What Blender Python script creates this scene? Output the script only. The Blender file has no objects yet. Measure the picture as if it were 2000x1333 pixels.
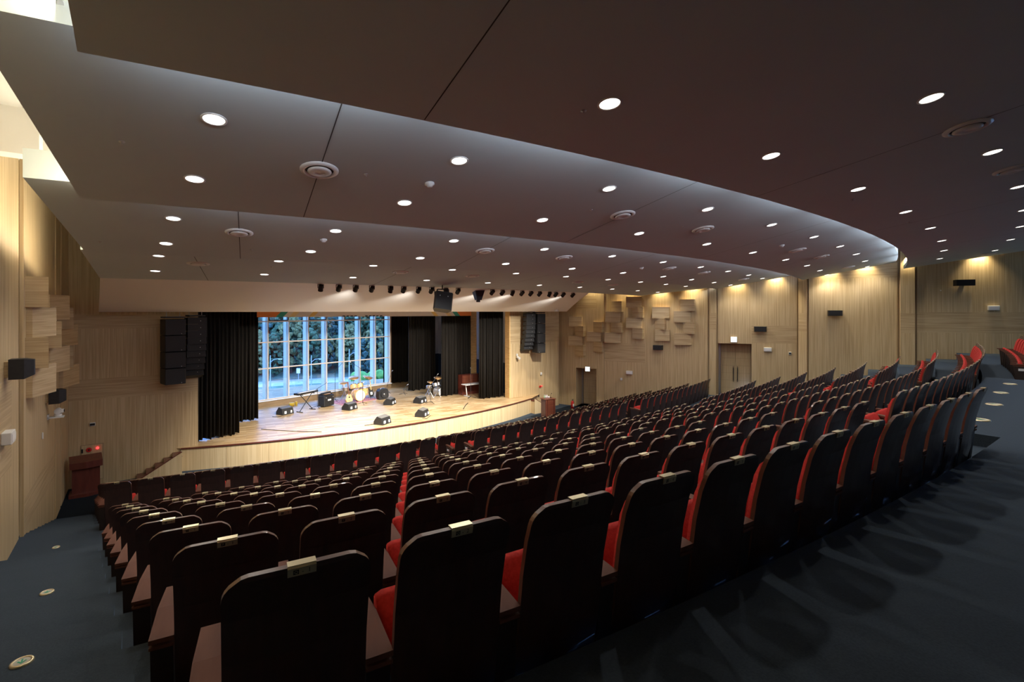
import bpy, math, random
from mathutils import Vector, Matrix
random.seed(7)
PI = math.pi
scene = bpy.context.scene
col = scene.collection
# ------------------------------------------------------------------ camera
E = 5.9                                   # eye height above the flat floor in front of the stage
PHI = math.radians(37.4)
cd = bpy.data.cameras.new('camera'); cam = bpy.data.objects.new('camera', cd); col.objects.link(cam)
cam.location = (0, 0, E); cam.rotation_euler = (PI/2, 0, -PHI)
cd.sensor_width = 36; cd.lens = 944/2000*36; cd.shift_y = -(666.5-608)/2000
cd.clip_start = .05; cd.clip_end = 500
scene.camera = cam
# ------------------------------------------------------------------ world, exposure
W = bpy.data.worlds.new('dusk sky'); scene.world = W; W.use_nodes = True
bg = W.node_tree.nodes['Background']; bg.inputs[0].default_value = (.20, .42, 1.0, 1); bg.inputs[1].default_value = 9.5
vs = scene.view_settings; vs.view_transform = 'Standard'; vs.look = 'None'; vs.gamma = 1; vs.exposure = 0.0
try: vs.use_curve_mapping = False
except Exception: pass
P_DOWN, P_STAGE, P_COVE, P_WASH, P_LED = 96.0, 2700.0, 12.0, 380.0, 5.0

def area(name, loc, rot, sx, sy, power, colr, parent=None):
    l = bpy.data.lights.new(name, 'AREA'); l.shape = 'RECTANGLE'; l.size = sx; l.size_y = sy; l.energy = power; l.color = colr
    o = bpy.data.objects.new(name, l); col.objects.link(o); o.location = loc; o.rotation_euler = rot
    if parent: o.parent = parent
    return o
def spot(name, loc, direction, power, colr, ang=120, blend=.8, radius=.06, parent=None, data=None):
    if data is None:
        data = bpy.data.lights.new(name, 'SPOT'); data.energy = power; data.color = colr
        data.spot_size = math.radians(ang); data.spot_blend = blend; data.shadow_soft_size = radius
    o = bpy.data.objects.new(name, data); col.objects.link(o); o.location = loc
    o.rotation_euler = Vector(direction).to_track_quat('-Z', 'Y').to_euler()
    if parent: o.parent = parent
    return o
# ------------------------------------------------------------------ helpers
def mat(name, base, rough=.6, metal=0, emis=None, estr=0, spec=.5, coat=0):
    m = bpy.data.materials.new(name); m.use_nodes = True; b = m.node_tree.nodes['Principled BSDF']
    b.inputs['Base Color'].default_value = (*base, 1); b.inputs['Roughness'].default_value = rough
    b.inputs['Metallic'].default_value = metal; b.inputs['Specular IOR Level'].default_value = spec
    b.inputs['Coat Weight'].default_value = coat
    if emis: b.inputs['Emission Color'].default_value = (*emis, 1); b.inputs['Emission Strength'].default_value = estr
    return m
def nmat(name, c1, c2, scale, rough=.6, mapping=(1,1,1), lo=.35, hi=.65, bump=0, detail=4, coords='Object', rot=(0,0,0), coat=0, spec=.5, c3=None, dist=.01):
    """two-tone noise material; mapping stretches the grain"""
    m = mat(name, c1, rough, coat=coat, spec=spec); nt = m.node_tree; N = nt.nodes; L = nt.links; b = N['Principled BSDF']
    tc = N.new('ShaderNodeTexCoord'); mp = N.new('ShaderNodeMapping'); mp.inputs['Scale'].default_value = mapping; mp.inputs['Rotation'].default_value = rot
    no = N.new('ShaderNodeTexNoise'); no.inputs['Scale'].default_value = scale; no.inputs['Detail'].default_value = detail
    cr = N.new('ShaderNodeValToRGB'); e = cr.color_ramp.elements
    e[0].position = lo; e[1].position = hi; e[0].color = (*c1, 1); e[1].color = (*c2, 1)
    if c3: x = e.new((lo+hi)/2); x.color = (*c3, 1)
    L.new(tc.outputs[coords], mp.inputs[0]); L.new(mp.outputs[0], no.inputs['Vector']); L.new(no.outputs[0], cr.inputs[0]); L.new(cr.outputs[0], b.inputs['Base Color'])
    if bump:
        bn = N.new('ShaderNodeBump'); bn.inputs['Strength'].default_value = bump; bn.inputs['Distance'].default_value = dist
        L.new(no.outputs[0], bn.inputs['Height']); L.new(bn.outputs[0], b.inputs['Normal'])
    return m
OAK1, OAK2 = (.47, .335, .175), (.60, .455, .26)
M = {}
M['oakV'] = nmat('oak strip panel vertical', OAK1, OAK2, 1, .5, (28, 28, .6), .38, .62)
M['oakH'] = nmat('oak strip panel horizontal', (.43, .30, .155), (.56, .42, .24), 1, .5, (.7, .7, 24), .38, .62)
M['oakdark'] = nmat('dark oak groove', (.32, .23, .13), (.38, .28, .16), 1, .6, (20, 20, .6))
M['apron'] = nmat('stage apron oak', (.60, .45, .25), (.70, .55, .33), 1, .45, (22, 22, .4), .4, .6)
M['plaster'] = nmat('ceiling plaster', (.48, .55, .56), (.50, .57, .58), .6, .75, spec=.25)
M['white'] = mat('white paint', (.78, .78, .76), .6)
M['soffit'] = mat('white soffit paint', (.88, .86, .83), .6)
M['joint'] = mat('ceiling joint shadow gap', (.05, .04, .035), .9)
M['carpet'] = nmat('blue grey carpet', (.025, .033, .041), (.034, .043, .053), 90, .97, bump=.3, spec=.1, dist=.004)
M['carpet2'] = nmat('blue grey carpet of the steps', (.024, .032, .040), (.032, .042, .051), 90, .97, bump=.3, spec=.1, dist=.004)
M['shell'] = nmat('dark mahogany veneer', (.042, .020, .015), (.058, .026, .019), 3, .34, (9, 9, .8), spec=.5, coat=.35)
for k_ in ('carpet', 'carpet2'):
    b_ = M[k_].node_tree.nodes['Principled BSDF']; b_.inputs['Sheen Weight'].default_value = .25; b_.inputs['Sheen Tint'].default_value = (.35, .5, .75, 1)
M['edge'] = nmat('mahogany edge lit tone', (.10, .042, .027), (.14, .060, .038), 6, .38, (1, 1, 1), coat=.2)  # edge band of the seat backs; the light catching it is mixed into this brown
M['arm'] = nmat('mahogany arm top', (.10, .037, .023), (.15, .060, .038), 8, .62, (1, .2, 1), coat=0, spec=.16)
M['side'] = nmat('dark brown side panel', (.022, .012, .009), (.03, .017, .012), 4, .5, (6, 6, .8))
M['red'] = nmat('red ribbed fabric', (.36, .018, .015), (.50, .034, .026), 60, .85, (1, 1, 1), .3, .7, bump=.3, spec=.2, dist=.003)
M['brass'] = mat('brass plate', (.72, .62, .40), .32, .75)
M['black'] = mat('black print', (.012, .012, .012), .6)
M['blackp'] = nmat('black speaker cabinet', (.009, .009, .010), (.014, .014, .015), 20, .55)
M['grille'] = nmat('dark grille', (.008, .008, .009), (.014, .014, .016), 200, .65, bump=.3)
M['monitor'] = nmat('grey monitor grille', (.10, .095, .085), (.14, .13, .12), 120, .6)
M['velvet'] = nmat('black velvet', (.016, .014, .012), (.026, .023, .020), 2, .95, (12, 12, .3), spec=.1)
M['chrome'] = mat('chrome', (.6, .6, .6), .25, 1)
M['steel'] = mat('satin steel', (.5, .5, .5), .4, .9)
M['plastic'] = mat('white plastic', (.70, .70, .68), .4)
M['mah'] = nmat('reddish mahogany', (.13, .035, .018), (.18, .055, .028), 2, .4, (1, 1, 7), coat=.3)
M['mahD'] = nmat('deep red mahogany', (.10, .022, .014), (.14, .032, .02), 2, .45, (5, 5, 1), coat=.3)
M['lens'] = mat('lit downlight lens', (1, 1, 1), .5, emis=(1, .95, .86), estr=6)
M['exit'] = mat('lit exit sign face', (1, 1, 1), .5, emis=(.78, .95, 1), estr=3.5)
M['exitfig'] = mat('exit sign figure', (.3, .8, .7), .5, emis=(.35, .9, .75), estr=1.8)
M['redled'] = mat('red lamp lit', (1, .05, .05), .4, emis=(1, .05, .05), estr=2.5)
M['redp'] = mat('red plastic', (.55, .02, .02), .4)
M['navy'] = mat('navy painted dado', (.012, .03, .07), .6)
M['lilac'] = mat('pale painted wall', (.55, .56, .62), .7)
M['brownw'] = nmat('brown wing wall', (.20, .12, .07), (.26, .16, .10), 1, .6, (10, 10, .5))
M['frame'] = mat('tan window frame', (.78, .66, .52), .5)
M['fin'] = mat('white metal fin', (.80, .82, .85), .4)
M['sill'] = nmat('brown sill board', (.22, .15, .08), (.28, .19, .11), 2, .5, (1, 1, 8))
M['gold'] = nmat('gold birch', (.70, .42, .16), (.85, .55, .24), 3, .35, (1, 1, 6), coat=.4)
M['cymbal'] = mat('bronze cymbal', (.80, .45, .20), .3, .8)
M['rug'] = nmat('pink patterned rug', (.40, .12, .16), (.55, .32, .36), 14, .95)
M['green'] = mat('green print', (.01, .28, .14), .5)
M['yellow'] = mat('yellow plastic', (.8, .55, .05), .5)
M['dialface'] = mat('pale enamel', (.42, .40, .34), .5)
M['bottle'] = mat('clear green bottle', (.35, .6, .35), .2)
M['paper'] = mat('white paper card', (.8, .78, .78), .6)
M['bark'] = nmat('bark', (.05, .04, .03), (.09, .07, .05), 6, .9)
M['leafD'] = nmat('dark foliage', (.015, .04, .02), (.09, .14, .06), 5, .9, lo=.3, hi=.7, bump=.8, dist=.2, detail=8)
M['leafO'] = nmat('olive autumn foliage', (.06, .06, .02), (.28, .24, .09), 5, .9, lo=.3, hi=.7, bump=.8, dist=.2, detail=8)
M['leafB'] = nmat('blue green foliage', (.012, .035, .03), (.08, .13, .10), 5, .9, lo=.3, hi=.7, bump=.8, dist=.2, detail=8)
M['hill'] = nmat('wooded ground', (.10, .14, .11), (.24, .27, .19), .6, .95, detail=8)
M['road'] = nmat('pale road', (.35, .34, .34), (.45, .44, .43), .5, .9)
M['lawn'] = nmat('dull lawn', (.10, .16, .09), (.20, .24, .16), .8, .95, detail=6)
M['shrub'] = nmat('bright shrub', (.08, .22, .04), (.22, .38, .08), 3, .9, bump=.6, dist=.1)
# stage boards
def stage_mat():
    m = mat('stage board floor', (.6, .4, .2), .32, spec=.5); nt = m.node_tree; N = nt.nodes; L = nt.links; b = N['Principled BSDF']
    tc = N.new('ShaderNodeTexCoord'); mp = N.new('ShaderNodeMapping'); mp.inputs['Rotation'].default_value = (0, 0, .15)
    br = N.new('ShaderNodeTexBrick'); br.inputs['Scale'].default_value = 1; br.inputs['Brick Width'].default_value = .75; br.inputs['Row Height'].default_value = .11
    br.inputs['Mortar Size'].default_value = .002; br.inputs['Bias'].default_value = .1
    br.inputs['Color1'].default_value = (.44, .25, .09, 1); br.inputs['Color2'].default_value = (.82, .60, .34, 1); br.inputs['Mortar'].default_value = (.3, .18, .08, 1)
    no = N.new('ShaderNodeTexNoise'); no.inputs['Scale'].default_value = .9
    mx = N.new('ShaderNodeMixRGB'); mx.blend_type = 'MULTIPLY'; mx.inputs[0].default_value = .5
    L.new(tc.outputs['Object'], mp.inputs[0]); L.new(mp.outputs[0], br.inputs['Vector']); L.new(mp.outputs[0], no.inputs['Vector'])
    L.new(br.outputs[0], mx.inputs[1]); L.new(no.outputs[0], mx.inputs[2]); L.new(mx.outputs[0], b.inputs['Base Color'])
    return m
M['stage'] = stage_mat()
def glass_mat():
    m = bpy.data.materials.new('window glass'); m.use_nodes = True; nt = m.node_tree; N = nt.nodes; L = nt.links
    N.remove(N['Principled BSDF']); out = N['Material Output']
    t = N.new('ShaderNodeBsdfTransparent'); t.inputs[0].default_value = (.86, .93, .97, 1)
    g = N.new('ShaderNodeBsdfGlossy'); g.inputs['Roughness'].default_value = .02
    mx = N.new('ShaderNodeMixShader'); mx.inputs[0].default_value = .06
    L.new(t.outputs[0], mx.inputs[1]); L.new(g.outputs[0], mx.inputs[2]); L.new(mx.outputs[0], out.inputs[0])
    return m
M['glass'] = glass_mat()

class MB:
    """collects shapes into one mesh"""
    def __init__(s): s.v = []; s.f = []; s.mi = []; s.sm = []; s.mats = []
    def m(s, k):
        if k not in s.mats: s.mats.append(k)
        return s.mats.index(k)
    def add(s, vs, fs, k, T=None, smooth=False):
        n = len(s.v); i = s.m(k)
        for p in vs: s.v.append(tuple(T @ Vector(p)) if T is not None else tuple(p))
        for f in fs: s.f.append([a+n for a in f]); s.mi.append(i); s.sm.append(smooth)
    def box(s, c, d, k, T=None, bev=0):
        x, y, z = c; a, b, e = d[0]/2, d[1]/2, d[2]/2
        if bev:
            r = min(bev, a*.9, b*.9, e*.9)
            pts = []
            for sx in (-1, 1):
                for sy in (-1, 1):
                    for sz in (-1, 1):
                        pts += [(x+sx*a, y+sy*(b-r), z+sz*(e-r)), (x+sx*(a-r), y+sy*b, z+sz*(e-r)), (x+sx*(a-r), y+sy*(b-r), z+sz*e)]
            s.hull(pts, k, T); return
        vs = [(x+i*a, y+j*b, z+l*e) for i in (-1, 1) for j in (-1, 1) for l in (-1, 1)]
        s.add(vs, [(0,1,3,2), (4,6,7,5), (0,4,5,1), (2,3,7,6), (0,2,6,4), (1,5,7,3)], k, T)
    def hull(s, pts, k, T=None, smooth=False):
        import bmesh
        bm = bmesh.new(); [bm.verts.new(p) for p in pts]
        bmesh.ops.convex_hull(bm, input=bm.verts); bmesh.ops.dissolve_limit(bm, angle_limit=.01, verts=bm.verts, edges=bm.edges)
        bm.verts.index_update(); bm.normal_update()
        s.add([v.co[:] for v in bm.verts], [[v.index for v in f.verts] for f in bm.faces], k, T, smooth); bm.free()
    def cyl(s, p0, p1, r0, k, r1=None, n=12, cap=True, T=None, smooth=True):
        r1 = r0 if r1 is None else r1; p0, p1 = Vector(p0), Vector(p1); d = (p1-p0)
        q = d.to_track_quat('Z', 'Y'); vs = []
        for p, r in ((p0, r0), (p1, r1)):
            for i in range(n): vs.append(tuple(p + q @ Vector((r*math.cos(2*PI*i/n), r*math.sin(2*PI*i/n), 0))))
        s.add(vs, [(i, (i+1) % n, n+(i+1) % n, n+i) for i in range(n)], k, T, smooth)
        if cap: s.add(vs[:n], [tuple(range(n))[::-1]], k, T); s.add(vs[n:], [tuple(range(n))], k, T)
    def lathe(s, prof, k, n=24, c=(0,0,0), T=None, smooth=True):
        vs = []; m_ = len(prof)
        for r, z in prof:
            for i in range(n): vs.append((c[0]+r*math.cos(2*PI*i/n), c[1]+r*math.sin(2*PI*i/n), c[2]+z))
        s.add(vs, [(j*n+i, j*n+(i+1) % n, (j+1)*n+(i+1) % n, (j+1)*n+i) for j in range(m_-1) for i in range(n)], k, T, smooth)
    def sphere(s, c, r, k, n=12, m_=8, sc=(1,1,1), T=None):
        prof = [(max(1e-4, r*math.sin(PI*j/m_)), -r*math.cos(PI*j/m_)) for j in range(m_+1)]
        vs = []
        for a, z in prof:
            for i in range(n): vs.append((c[0]+sc[0]*a*math.cos(2*PI*i/n), c[1]+sc[1]*a*math.sin(2*PI*i/n), c[2]+sc[2]*z))
        s.add(vs, [(j*n+i, j*n+(i+1) % n, (j+1)*n+(i+1) % n, (j+1)*n+i) for j in range(m_) for i in range(n)], k, T, True)
    def prism(s, poly, d0, d1, k, axis='y', T=None):
        """polygon (a,b) extruded along axis"""
        n = len(poly)
        def P(a, b, d): return {'y': (a, d, b), 'x': (d, a, b), 'z': (a, b, d)}[axis]
        vs = [P(a, b, d0) for a, b in poly]+[P(a, b, d1) for a, b in poly]
        s.add(vs, [tuple(range(n)), tuple(range(2*n-1, n-1, -1))]+[(i, n+i, n+(i+1) % n, (i+1) % n) for i in range(n)], k, T)
    def tube(s, pts, r, k, n=6, T=None):
        for a, b in zip(pts[:-1], pts[1:]): s.cyl(a, b, r, k, n=n, T=T)
    def mesh(s, name):
        me = bpy.data.meshes.new(name); me.from_pydata(s.v, [], s.f)
        for k in s.mats: me.materials.append(M[k])
        me.polygons.foreach_set('material_index', s.mi); me.polygons.foreach_set('use_smooth', s.sm)
        me.update(); return me
    def fix(s, me):
        import bmesh
        bm = bmesh.new(); bm.from_mesh(me); bmesh.ops.recalc_face_normals(bm, faces=bm.faces); bm.to_mesh(me); bm.free()
    def build(s, name, parent=None, loc=None, rz=None, fix=True):
        me = s.mesh(name)
        if fix: s.fix(me)
        o = bpy.data.objects.new(name, me); col.objects.link(o)
        if parent: o.parent = parent
        if loc is not None: o.location = loc
        if rz is not None: o.rotation_euler = (0, 0, rz)
        return o
def tag(o, label, cat, group=None, kind=None):
    o['label'] = label; o['category'] = cat
    if group: o['group'] = group
    if kind: o['kind'] = kind
    return o
def thing(name, loc, rz=0, label='', cat='', group=None, rot=None):
    o = bpy.data.objects.new(name, None); col.objects.link(o); o.location = loc; o.rotation_euler = rot if rot else (0, 0, rz)
    o.empty_display_size = .1
    return tag(o, label, cat, group)
def struct(o): o['kind'] = 'structure'; return o
def dup(src, loc, rot, label=None, group=None):
    c = src.copy(); col.objects.link(c); c.location = loc; c.rotation_euler = rot
    if label: c['label'] = label
    if group: c['group'] = group
    def kids(a, b):
        for ch in list(a.children):
            d = ch.copy(); col.objects.link(d); d.parent = b; kids(ch, d)
    kids(src, c); return c
ORD = ['zeroth','first','second','third','fourth','fifth','sixth','seventh','eighth','ninth','tenth','eleventh','twelfth','thirteenth','fourteenth','fifteenth','sixteenth','seventeenth','eighteenth','nineteenth','twentieth','twenty-first','twenty-second']
# ------------------------------------------------------------------ plan geometry: all rows and ceiling edges are arcs about one centre
CU, CV = 9.59, 63.83
def arcv(u, R): return CV - math.sqrt(R*R-(u-CU)**2)
def pol(R, a): a = math.radians(a); return CU+R*math.sin(a), CV-R*math.cos(a)
ca, sa = math.cos(PHI), math.sin(PHI)
def ray(x): t = (x-1000)/944; return t*ca+sa, -t*sa+ca
# right wall line in plan
RW = [(21.15, 22.1), (23.0, 17.4), (24.3, 14.35), (24.5, 13.87), (26.15, 10.6), (26.0, 10.0), (27.4, 6.85), (27.65, 6.2), (29.7, 2.5), (32.4, -3.0), (34.0, -6.0)]
def rwall(v):
    for (u0, v0), (u1, v1) in zip(RW[:-1], RW[1:]):
        if v1 <= v <= v0: return u0+(u1-u0)*(v0-v)/(v0-v1)
    return RW[0][0] if v > RW[0][1] else RW[-1][0]
LW = -1.95
ZTOP = E+4.25; ZSL = E+3.05
# ------------------------------------------------------------------ floors
def strip(mb, RZ, uL, uR, k, n=40, riser0=None):
    """treads [(R_back, R_front, z)], with risers down to the next tread"""
    for i, (Rb, Rf, z) in enumerate(RZ):
        vs = []; fs = []
        for R in (Rb, Rf):
            a, b = uL(R), uR(R)
            for j in range(n+1):
                u = a+(b-a)*j/n; vs.append((u, arcv(u, R), z))
        fs = [(j, j+1, n+2+j, n+1+j) for j in range(n)]
        mb.add(vs, fs, k)
        zn = RZ[i+1][2] if i+1 < len(RZ) else None
        if zn is not None and abs(zn-z) > 1e-4:
            a, b = uL(Rf), uR(Rf); vs = []
            for zz in (z, zn):
                for j in range(n+1):
                    u = a+(b-a)*j/n; vs.append((u, arcv(u, Rf), zz))
            mb.add(vs, [(j, j+1, n+2+j, n+1+j) for j in range(n)], k)
def uRw(R):
    u = 22.
    for _ in range(30): u = .5*u+.5*rwall(arcv(min(u, CU+R*.6), R))
    return u+.05
R0, DR, DZ = 62.85, 1.043, .297
zr = lambda i: E-1.83-DZ*i                 # floor of upper rows 0..8
Rr = lambda i: R0-DR*i
zH = lambda k: E-4.52-.276*k               # floor of lower rows 0..5
RH = lambda k: 52.02-.985*k
EDGE = 62.79
uMain = 7.33
treads = [(EDGE-DR*i+(0 if i else 0), EDGE-DR*(i+1), zr(i)) for i in range(9)]
treads.append((EDGE-DR*9, RH(0)-.985+.35, E-4.52))
for k in range(1, 6): treads.append((RH(k)+.35, RH(k)-.985+.35 if k < 5 else 43.6, zH(k)))
mb = MB(); strip(mb, treads, lambda R: LW-.02, uRw, 'carpet', 60)
fl = struct(mb.build('floor', fix=False))
# flat floor in front of the stage
mb = MB(); mb.add([(LW-.1, 15, 0), (24, 15, 0), (24, 23, 0), (LW-.1, 23, 0)], [(0,1,2,3)], 'carpet'); struct(mb.build('floor', fix=False))
# rear cross aisle: left part behind the last row, middle part reaching to the second row
def platform(mb, uL, uR, Rf, z, zlow, n=24, Rb=72, left=True, right=True):
    vs = []
    for R in (Rb, Rf):
        for j in range(n+1):
            u = uL+(uR-uL)*j/n; vs.append((u, arcv(u, R), z))
    mb.add(vs, [(j, j+1, n+2+j, n+1+j) for j in range(n)], 'carpet')
    vs = []
    for zz in (z, zlow):
        for j in range(n+1):
            u = uL+(uR-uL)*j/n; vs.append((u, arcv(u, Rf), zz))
    mb.add(vs, [(j, j+1, n+2+j, n+1+j) for j in range(n)], 'carpet')
    for u in ([uL] if left else [])+([uR] if right else []):
        mb.add([(u, arcv(u, Rb), z), (u, arcv(u, Rf), z), (u, arcv(u, Rf), zlow), (u, arcv(u, Rb), zlow)], [(0,1,2,3)], 'carpet')
ZP = E-1.53
mb = MB()
platform(mb, LW-.02, uMain, EDGE, ZP, zr(0))
platform(mb, uMain, 8.25, EDGE, ZP, zr(0))
platform(mb, 8.25, 15.5, EDGE-.9, ZP, zr(0), left=True)
mb.add([(15.4, arcv(15.4, 72), zr(0)), (34, arcv(34, 72), zr(0)), (34, arcv(34, EDGE-.3), zr(0)+.001), (15.4, arcv(15.4, EDGE-.3), zr(0)+.001)], [(0,1,2,3)], 'carpet')
platform(mb, 16.55, 34, 64.6, ZP-.05, zr(0), n=30, left=False)
struct(mb.build('floor', fix=False))
# aisle half steps
def aisle(uA, uB, name='floor'):
    mb = MB()
    for i in range(0, 9):
        Rb = EDGE-DR*i; z = zr(i)
        if i == 0: zt = ZP-(.15)
        else: zt = z+DZ/2
        n = 6; Rf = Rb-.5; vs = []
        a, b = uA(Rb), uB(Rb)
        for zz in (zt,):
            for R in (Rb+.0, Rf):
                for j in range(n+1):
                    u = a+(b-a)*j/n; vs.append((u, arcv(u, R), zz))
        mb.add(vs, [(j, j+1, n+2+j, n+1+j) for j in range(n)], 'carpet2')
        vs = []
        for zz in (zt, z):
            for j in range(n+1):
                u = a+(b-a)*j/n; vs.append((u, arcv(u, Rf), zz))
        mb.add(vs, [(j, j+1, n+2+j, n+1+j) for j in range(n)], 'carpet2')
        for u in (a, b): mb.add([(u, arcv(u, Rb), zt), (u, arcv(u, Rf), zt), (u, arcv(u, Rf), z), (u, arcv(u, Rb), z)], [(0,1,2,3)], 'carpet2')
    for k in range(1, 6):
        Rb = RH(k)+.35; z = zH(k); zt = z+.138; n = 6; Rf = Rb-.48; a, b = uA(Rb), uB(Rb)
        vs = [(a+(b-a)*j/n, arcv(a+(b-a)*j/n, R), zt) for R in (Rb, Rf) for j in range(n+1)]
        mb.add(vs, [(j, j+1, n+2+j, n+1+j) for j in range(n)], 'carpet2')
        vs = [(a+(b-a)*j/n, arcv(a+(b-a)*j/n, Rf), zz) for zz in (zt, z) for j in range(n+1)]
        mb.add(vs, [(j, j+1, n+2+j, n+1+j) for j in range(n)], 'carpet2')
    struct(mb.build(name, fix=False))
uL0 = lambda R: .41-.0765*(R0-R)            # centre of the first seat of the left block
aisle(lambda R: LW+.01, lambda R: uL0(R)-.36)
aisle(lambda R: uL0(R)+12*.56+.36, lambda R: uL0(R)+12*.56+1.25)
aisle(lambda R: uL0(R)+15.4, lambda R: uL0(R)+16.1)
# ------------------------------------------------------------------ ceiling panels
def bL(k):
    return {'A': lambda R: -.38, 'B': lambda R: -.67-.31*(R-56)/2.9, 'C': lambda R: -.9-.38*(R-52)/3.7, 'D': lambda R: -.9-.1*(R-48)/3.7}[k]
PAN = {'A': (59.9, 1.91, .15, 73), 'B': (56.0, 1.53, .19, 59.62), 'C': (52.05, 1.18, .17, 55.72), 'D': (48.1, .88, .10, 51.8)}
def pz(k, R): R_, H, sl, _ = PAN[k]; return E+H+sl*(R-R_)
JOINTS = {'A': [-7.05, -1.4, 4.2, 9.8, 15.4], 'B': [-7.7, -2.15, 3.4, 8.9, 14.7], 'C': [-8.66, -3.0, 2.6, 8.3, 13.8], 'D': [-9.67, -4.06, 1.5, 7.19, 12.8]}
wob = {'A': .28, 'B': .24, 'C': .2, 'D': .16}
for k, (Ra, H, sl, Rb) in PAN.items():
    mb = MB(); nR = 8; n = 60; vs = []; TH = .14
    for lay in (0, 1):
        for i in range(nR+1):
            R = Ra+(Rb-Ra)*i/nR; a = bL(k)(R)
            b = 20.
            for _ in range(40): b = .5*b+.5*(rwall(arcv(min(b, 33), R))-wob[k])
            for j in range(n+1):
                u = a+(b-a)*j/n; vs.append((u, arcv(u, R), pz(k, R)+lay*TH))
    w = n+1; o = (nR+1)*w
    fs = [(i*w+j, i*w+j+1, (i+1)*w+j+1, (i+1)*w+j) for i in range(nR) for j in range(n)]
    fs += [tuple(o+q for q in f) for f in fs]
    fs += [(j, j+1, o+j+1, o+j) for j in range(n)]+[(nR*w+j, nR*w+j+1, o+nR*w+j+1, o+nR*w+j) for j in range(n)]
    fs += [(i*w, (i+1)*w, o+(i+1)*w, o+i*w) for i in range(nR)]+[(i*w+n, (i+1)*w+n, o+(i+1)*w+n, o+i*w+n) for i in range(nR)]
    mb.add(vs, fs, 'plaster')
    for a in JOINTS[k]:
        da = .006/Ra*180/PI; q = []
        Rs = [Ra+.02+(Rb-Ra-.04)*i/6 for i in range(7)]
        for R in Rs:
            for s_ in (-1, 1):
                u, v = pol(R, a+s_*da); q.append((u, v, pz(k, R)-.003))
        mb.add(q, [(2*i, 2*i+1, 2*i+3, 2*i+2) for i in range(6)], 'joint')
    struct(mb.build('ceiling', fix=False))
# upstands closing the steps a little below the slab, slab above
mb = MB(); mb.box((14, 2-6+.0, ZTOP+.1), (44, 12, .2), 'white'); struct(mb.build('ceiling'))
mb = MB(); mb.box((14, 18, ZSL+.7), (44, 32, 1.4), 'white'); struct(mb.build('ceiling'))
mb = MB()
for k, hh in (('B', .75), ('C', .26), ('D', .26)):
    Ra = PAN[k][3]; n = 50; vs = []
    for dd in (0, -.03):
        for zz in (pz(k, Ra)+.10, pz(k, Ra)+.14+hh):
            for j in range(n+1):
                u = bL(k)(Ra)+(rwall(arcv(24, Ra))-.4-bL(k)(Ra))*j/n; vs.append((u, arcv(u, Ra+dd), zz))
    w = n+1
    mb.add(vs, [(q*2*w+j, q*2*w+j+1, q*2*w+w+j+1, q*2*w+w+j) for q in (0, 1) for j in range(n)]+[(w+j, w+j+1, 3*w+j+1, 3*w+j) for j in range(n)]+[(0, w, 3*w, 2*w)], 'plaster')
# cross beam seen in the left slot
mb.box((-1.6, 10.4, E+2.72), (.7, .35, .72), 'white')
struct(mb.build('trim_1'))
# front soffit above the proscenium
mb = MB(); n = 30; vs = []
top = [(-.9+(18.1)*j/n) for j in range(n+1)]; bot = [(-1.13+(20.93)*j/n) for j in range(n+1)]
for i in range(9):
    t = i/8
    for j in range(n+1):
        u = top[j]*(1-t)+bot[j]*t; v = arcv(top[j], 48.08)*(1-t)+20.6*t
        vs.append((u, v+.35*math.sin(PI*t)*.2, E+.88*(1-t)+(-.03)*t))
w = n+1; fs = [(i*w+j, i*w+j+1, (i+1)*w+j+1, (i+1)*w+j) for i in range(8) for j in range(n)]
mb.add(vs, fs, 'soffit')
vs2 = [(x, y+.12, z+.03) for x, y, z in vs]; mb.add(vs2, fs, 'soffit')
mb.add([vs[8*w], vs[8*w+n], vs2[8*w+n], vs2[8*w]], [(0,1,2,3)], 'soffit')
for j in (0, n): mb.add([vs[i*w+j] for i in range(9)]+[vs2[i*w+j] for i in range(8, -1, -1)], [tuple(range(18))], 'soffit')
struct(mb.build('ceiling', fix=False))
# ------------------------------------------------------------------ walls
def wallseg(mb, p, q, z0, z1, bands=(), k='oakV', off=.0):
    """one vertical wall face from p to q, with horizontal-grain bands [(za,zb)]"""
    cuts = [z0]; kinds = []
    for a, b in sorted(bands):
        if a > cuts[-1]: kinds.append(k); cuts.append(a)
        kinds.append('oakH'); cuts.append(b)
    if cuts[-1] < z1: kinds.append(k); cuts.append(z1)
    for (a, b), kk in zip(zip(cuts[:-1], cuts[1:]), kinds):
        mb.add([(p[0], p[1], a), (q[0], q[1], a), (q[0], q[1], b), (p[0], p[1], b)], [(0,1,2,3)], kk)
# left wall
mb = MB()
segs = [(-8, 12.9, [(E-2.9, E-1.0)]), (12.9, 13.55, []), (13.8, 18.5, [(E-4.6, E-3.9)]), (18.75, 19.7, []), (19.9, 21.7, [])]
for a, b, bd in segs: wallseg(mb, (LW, a), (LW, b), 0, ZTOP, bd)
for a, b in ((13.55, 13.8), (18.5, 18.75), (19.7, 19.9)):
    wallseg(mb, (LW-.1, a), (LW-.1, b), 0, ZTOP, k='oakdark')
    for v in (a, b): wallseg(mb, (LW, v), (LW-.1, v), 0, ZTOP, k='oakV')
mb.box((LW+.03, 13.675, 5), (.06, .08, 9), 'oakV')
struct(mb.build('wall_left', fix=False))
# back wall behind the camera
mb = MB(); mb.box((14, -8.1, 5), (44, .2, 10), 'oakV'); struct(mb.build('wall_back'))
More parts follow.
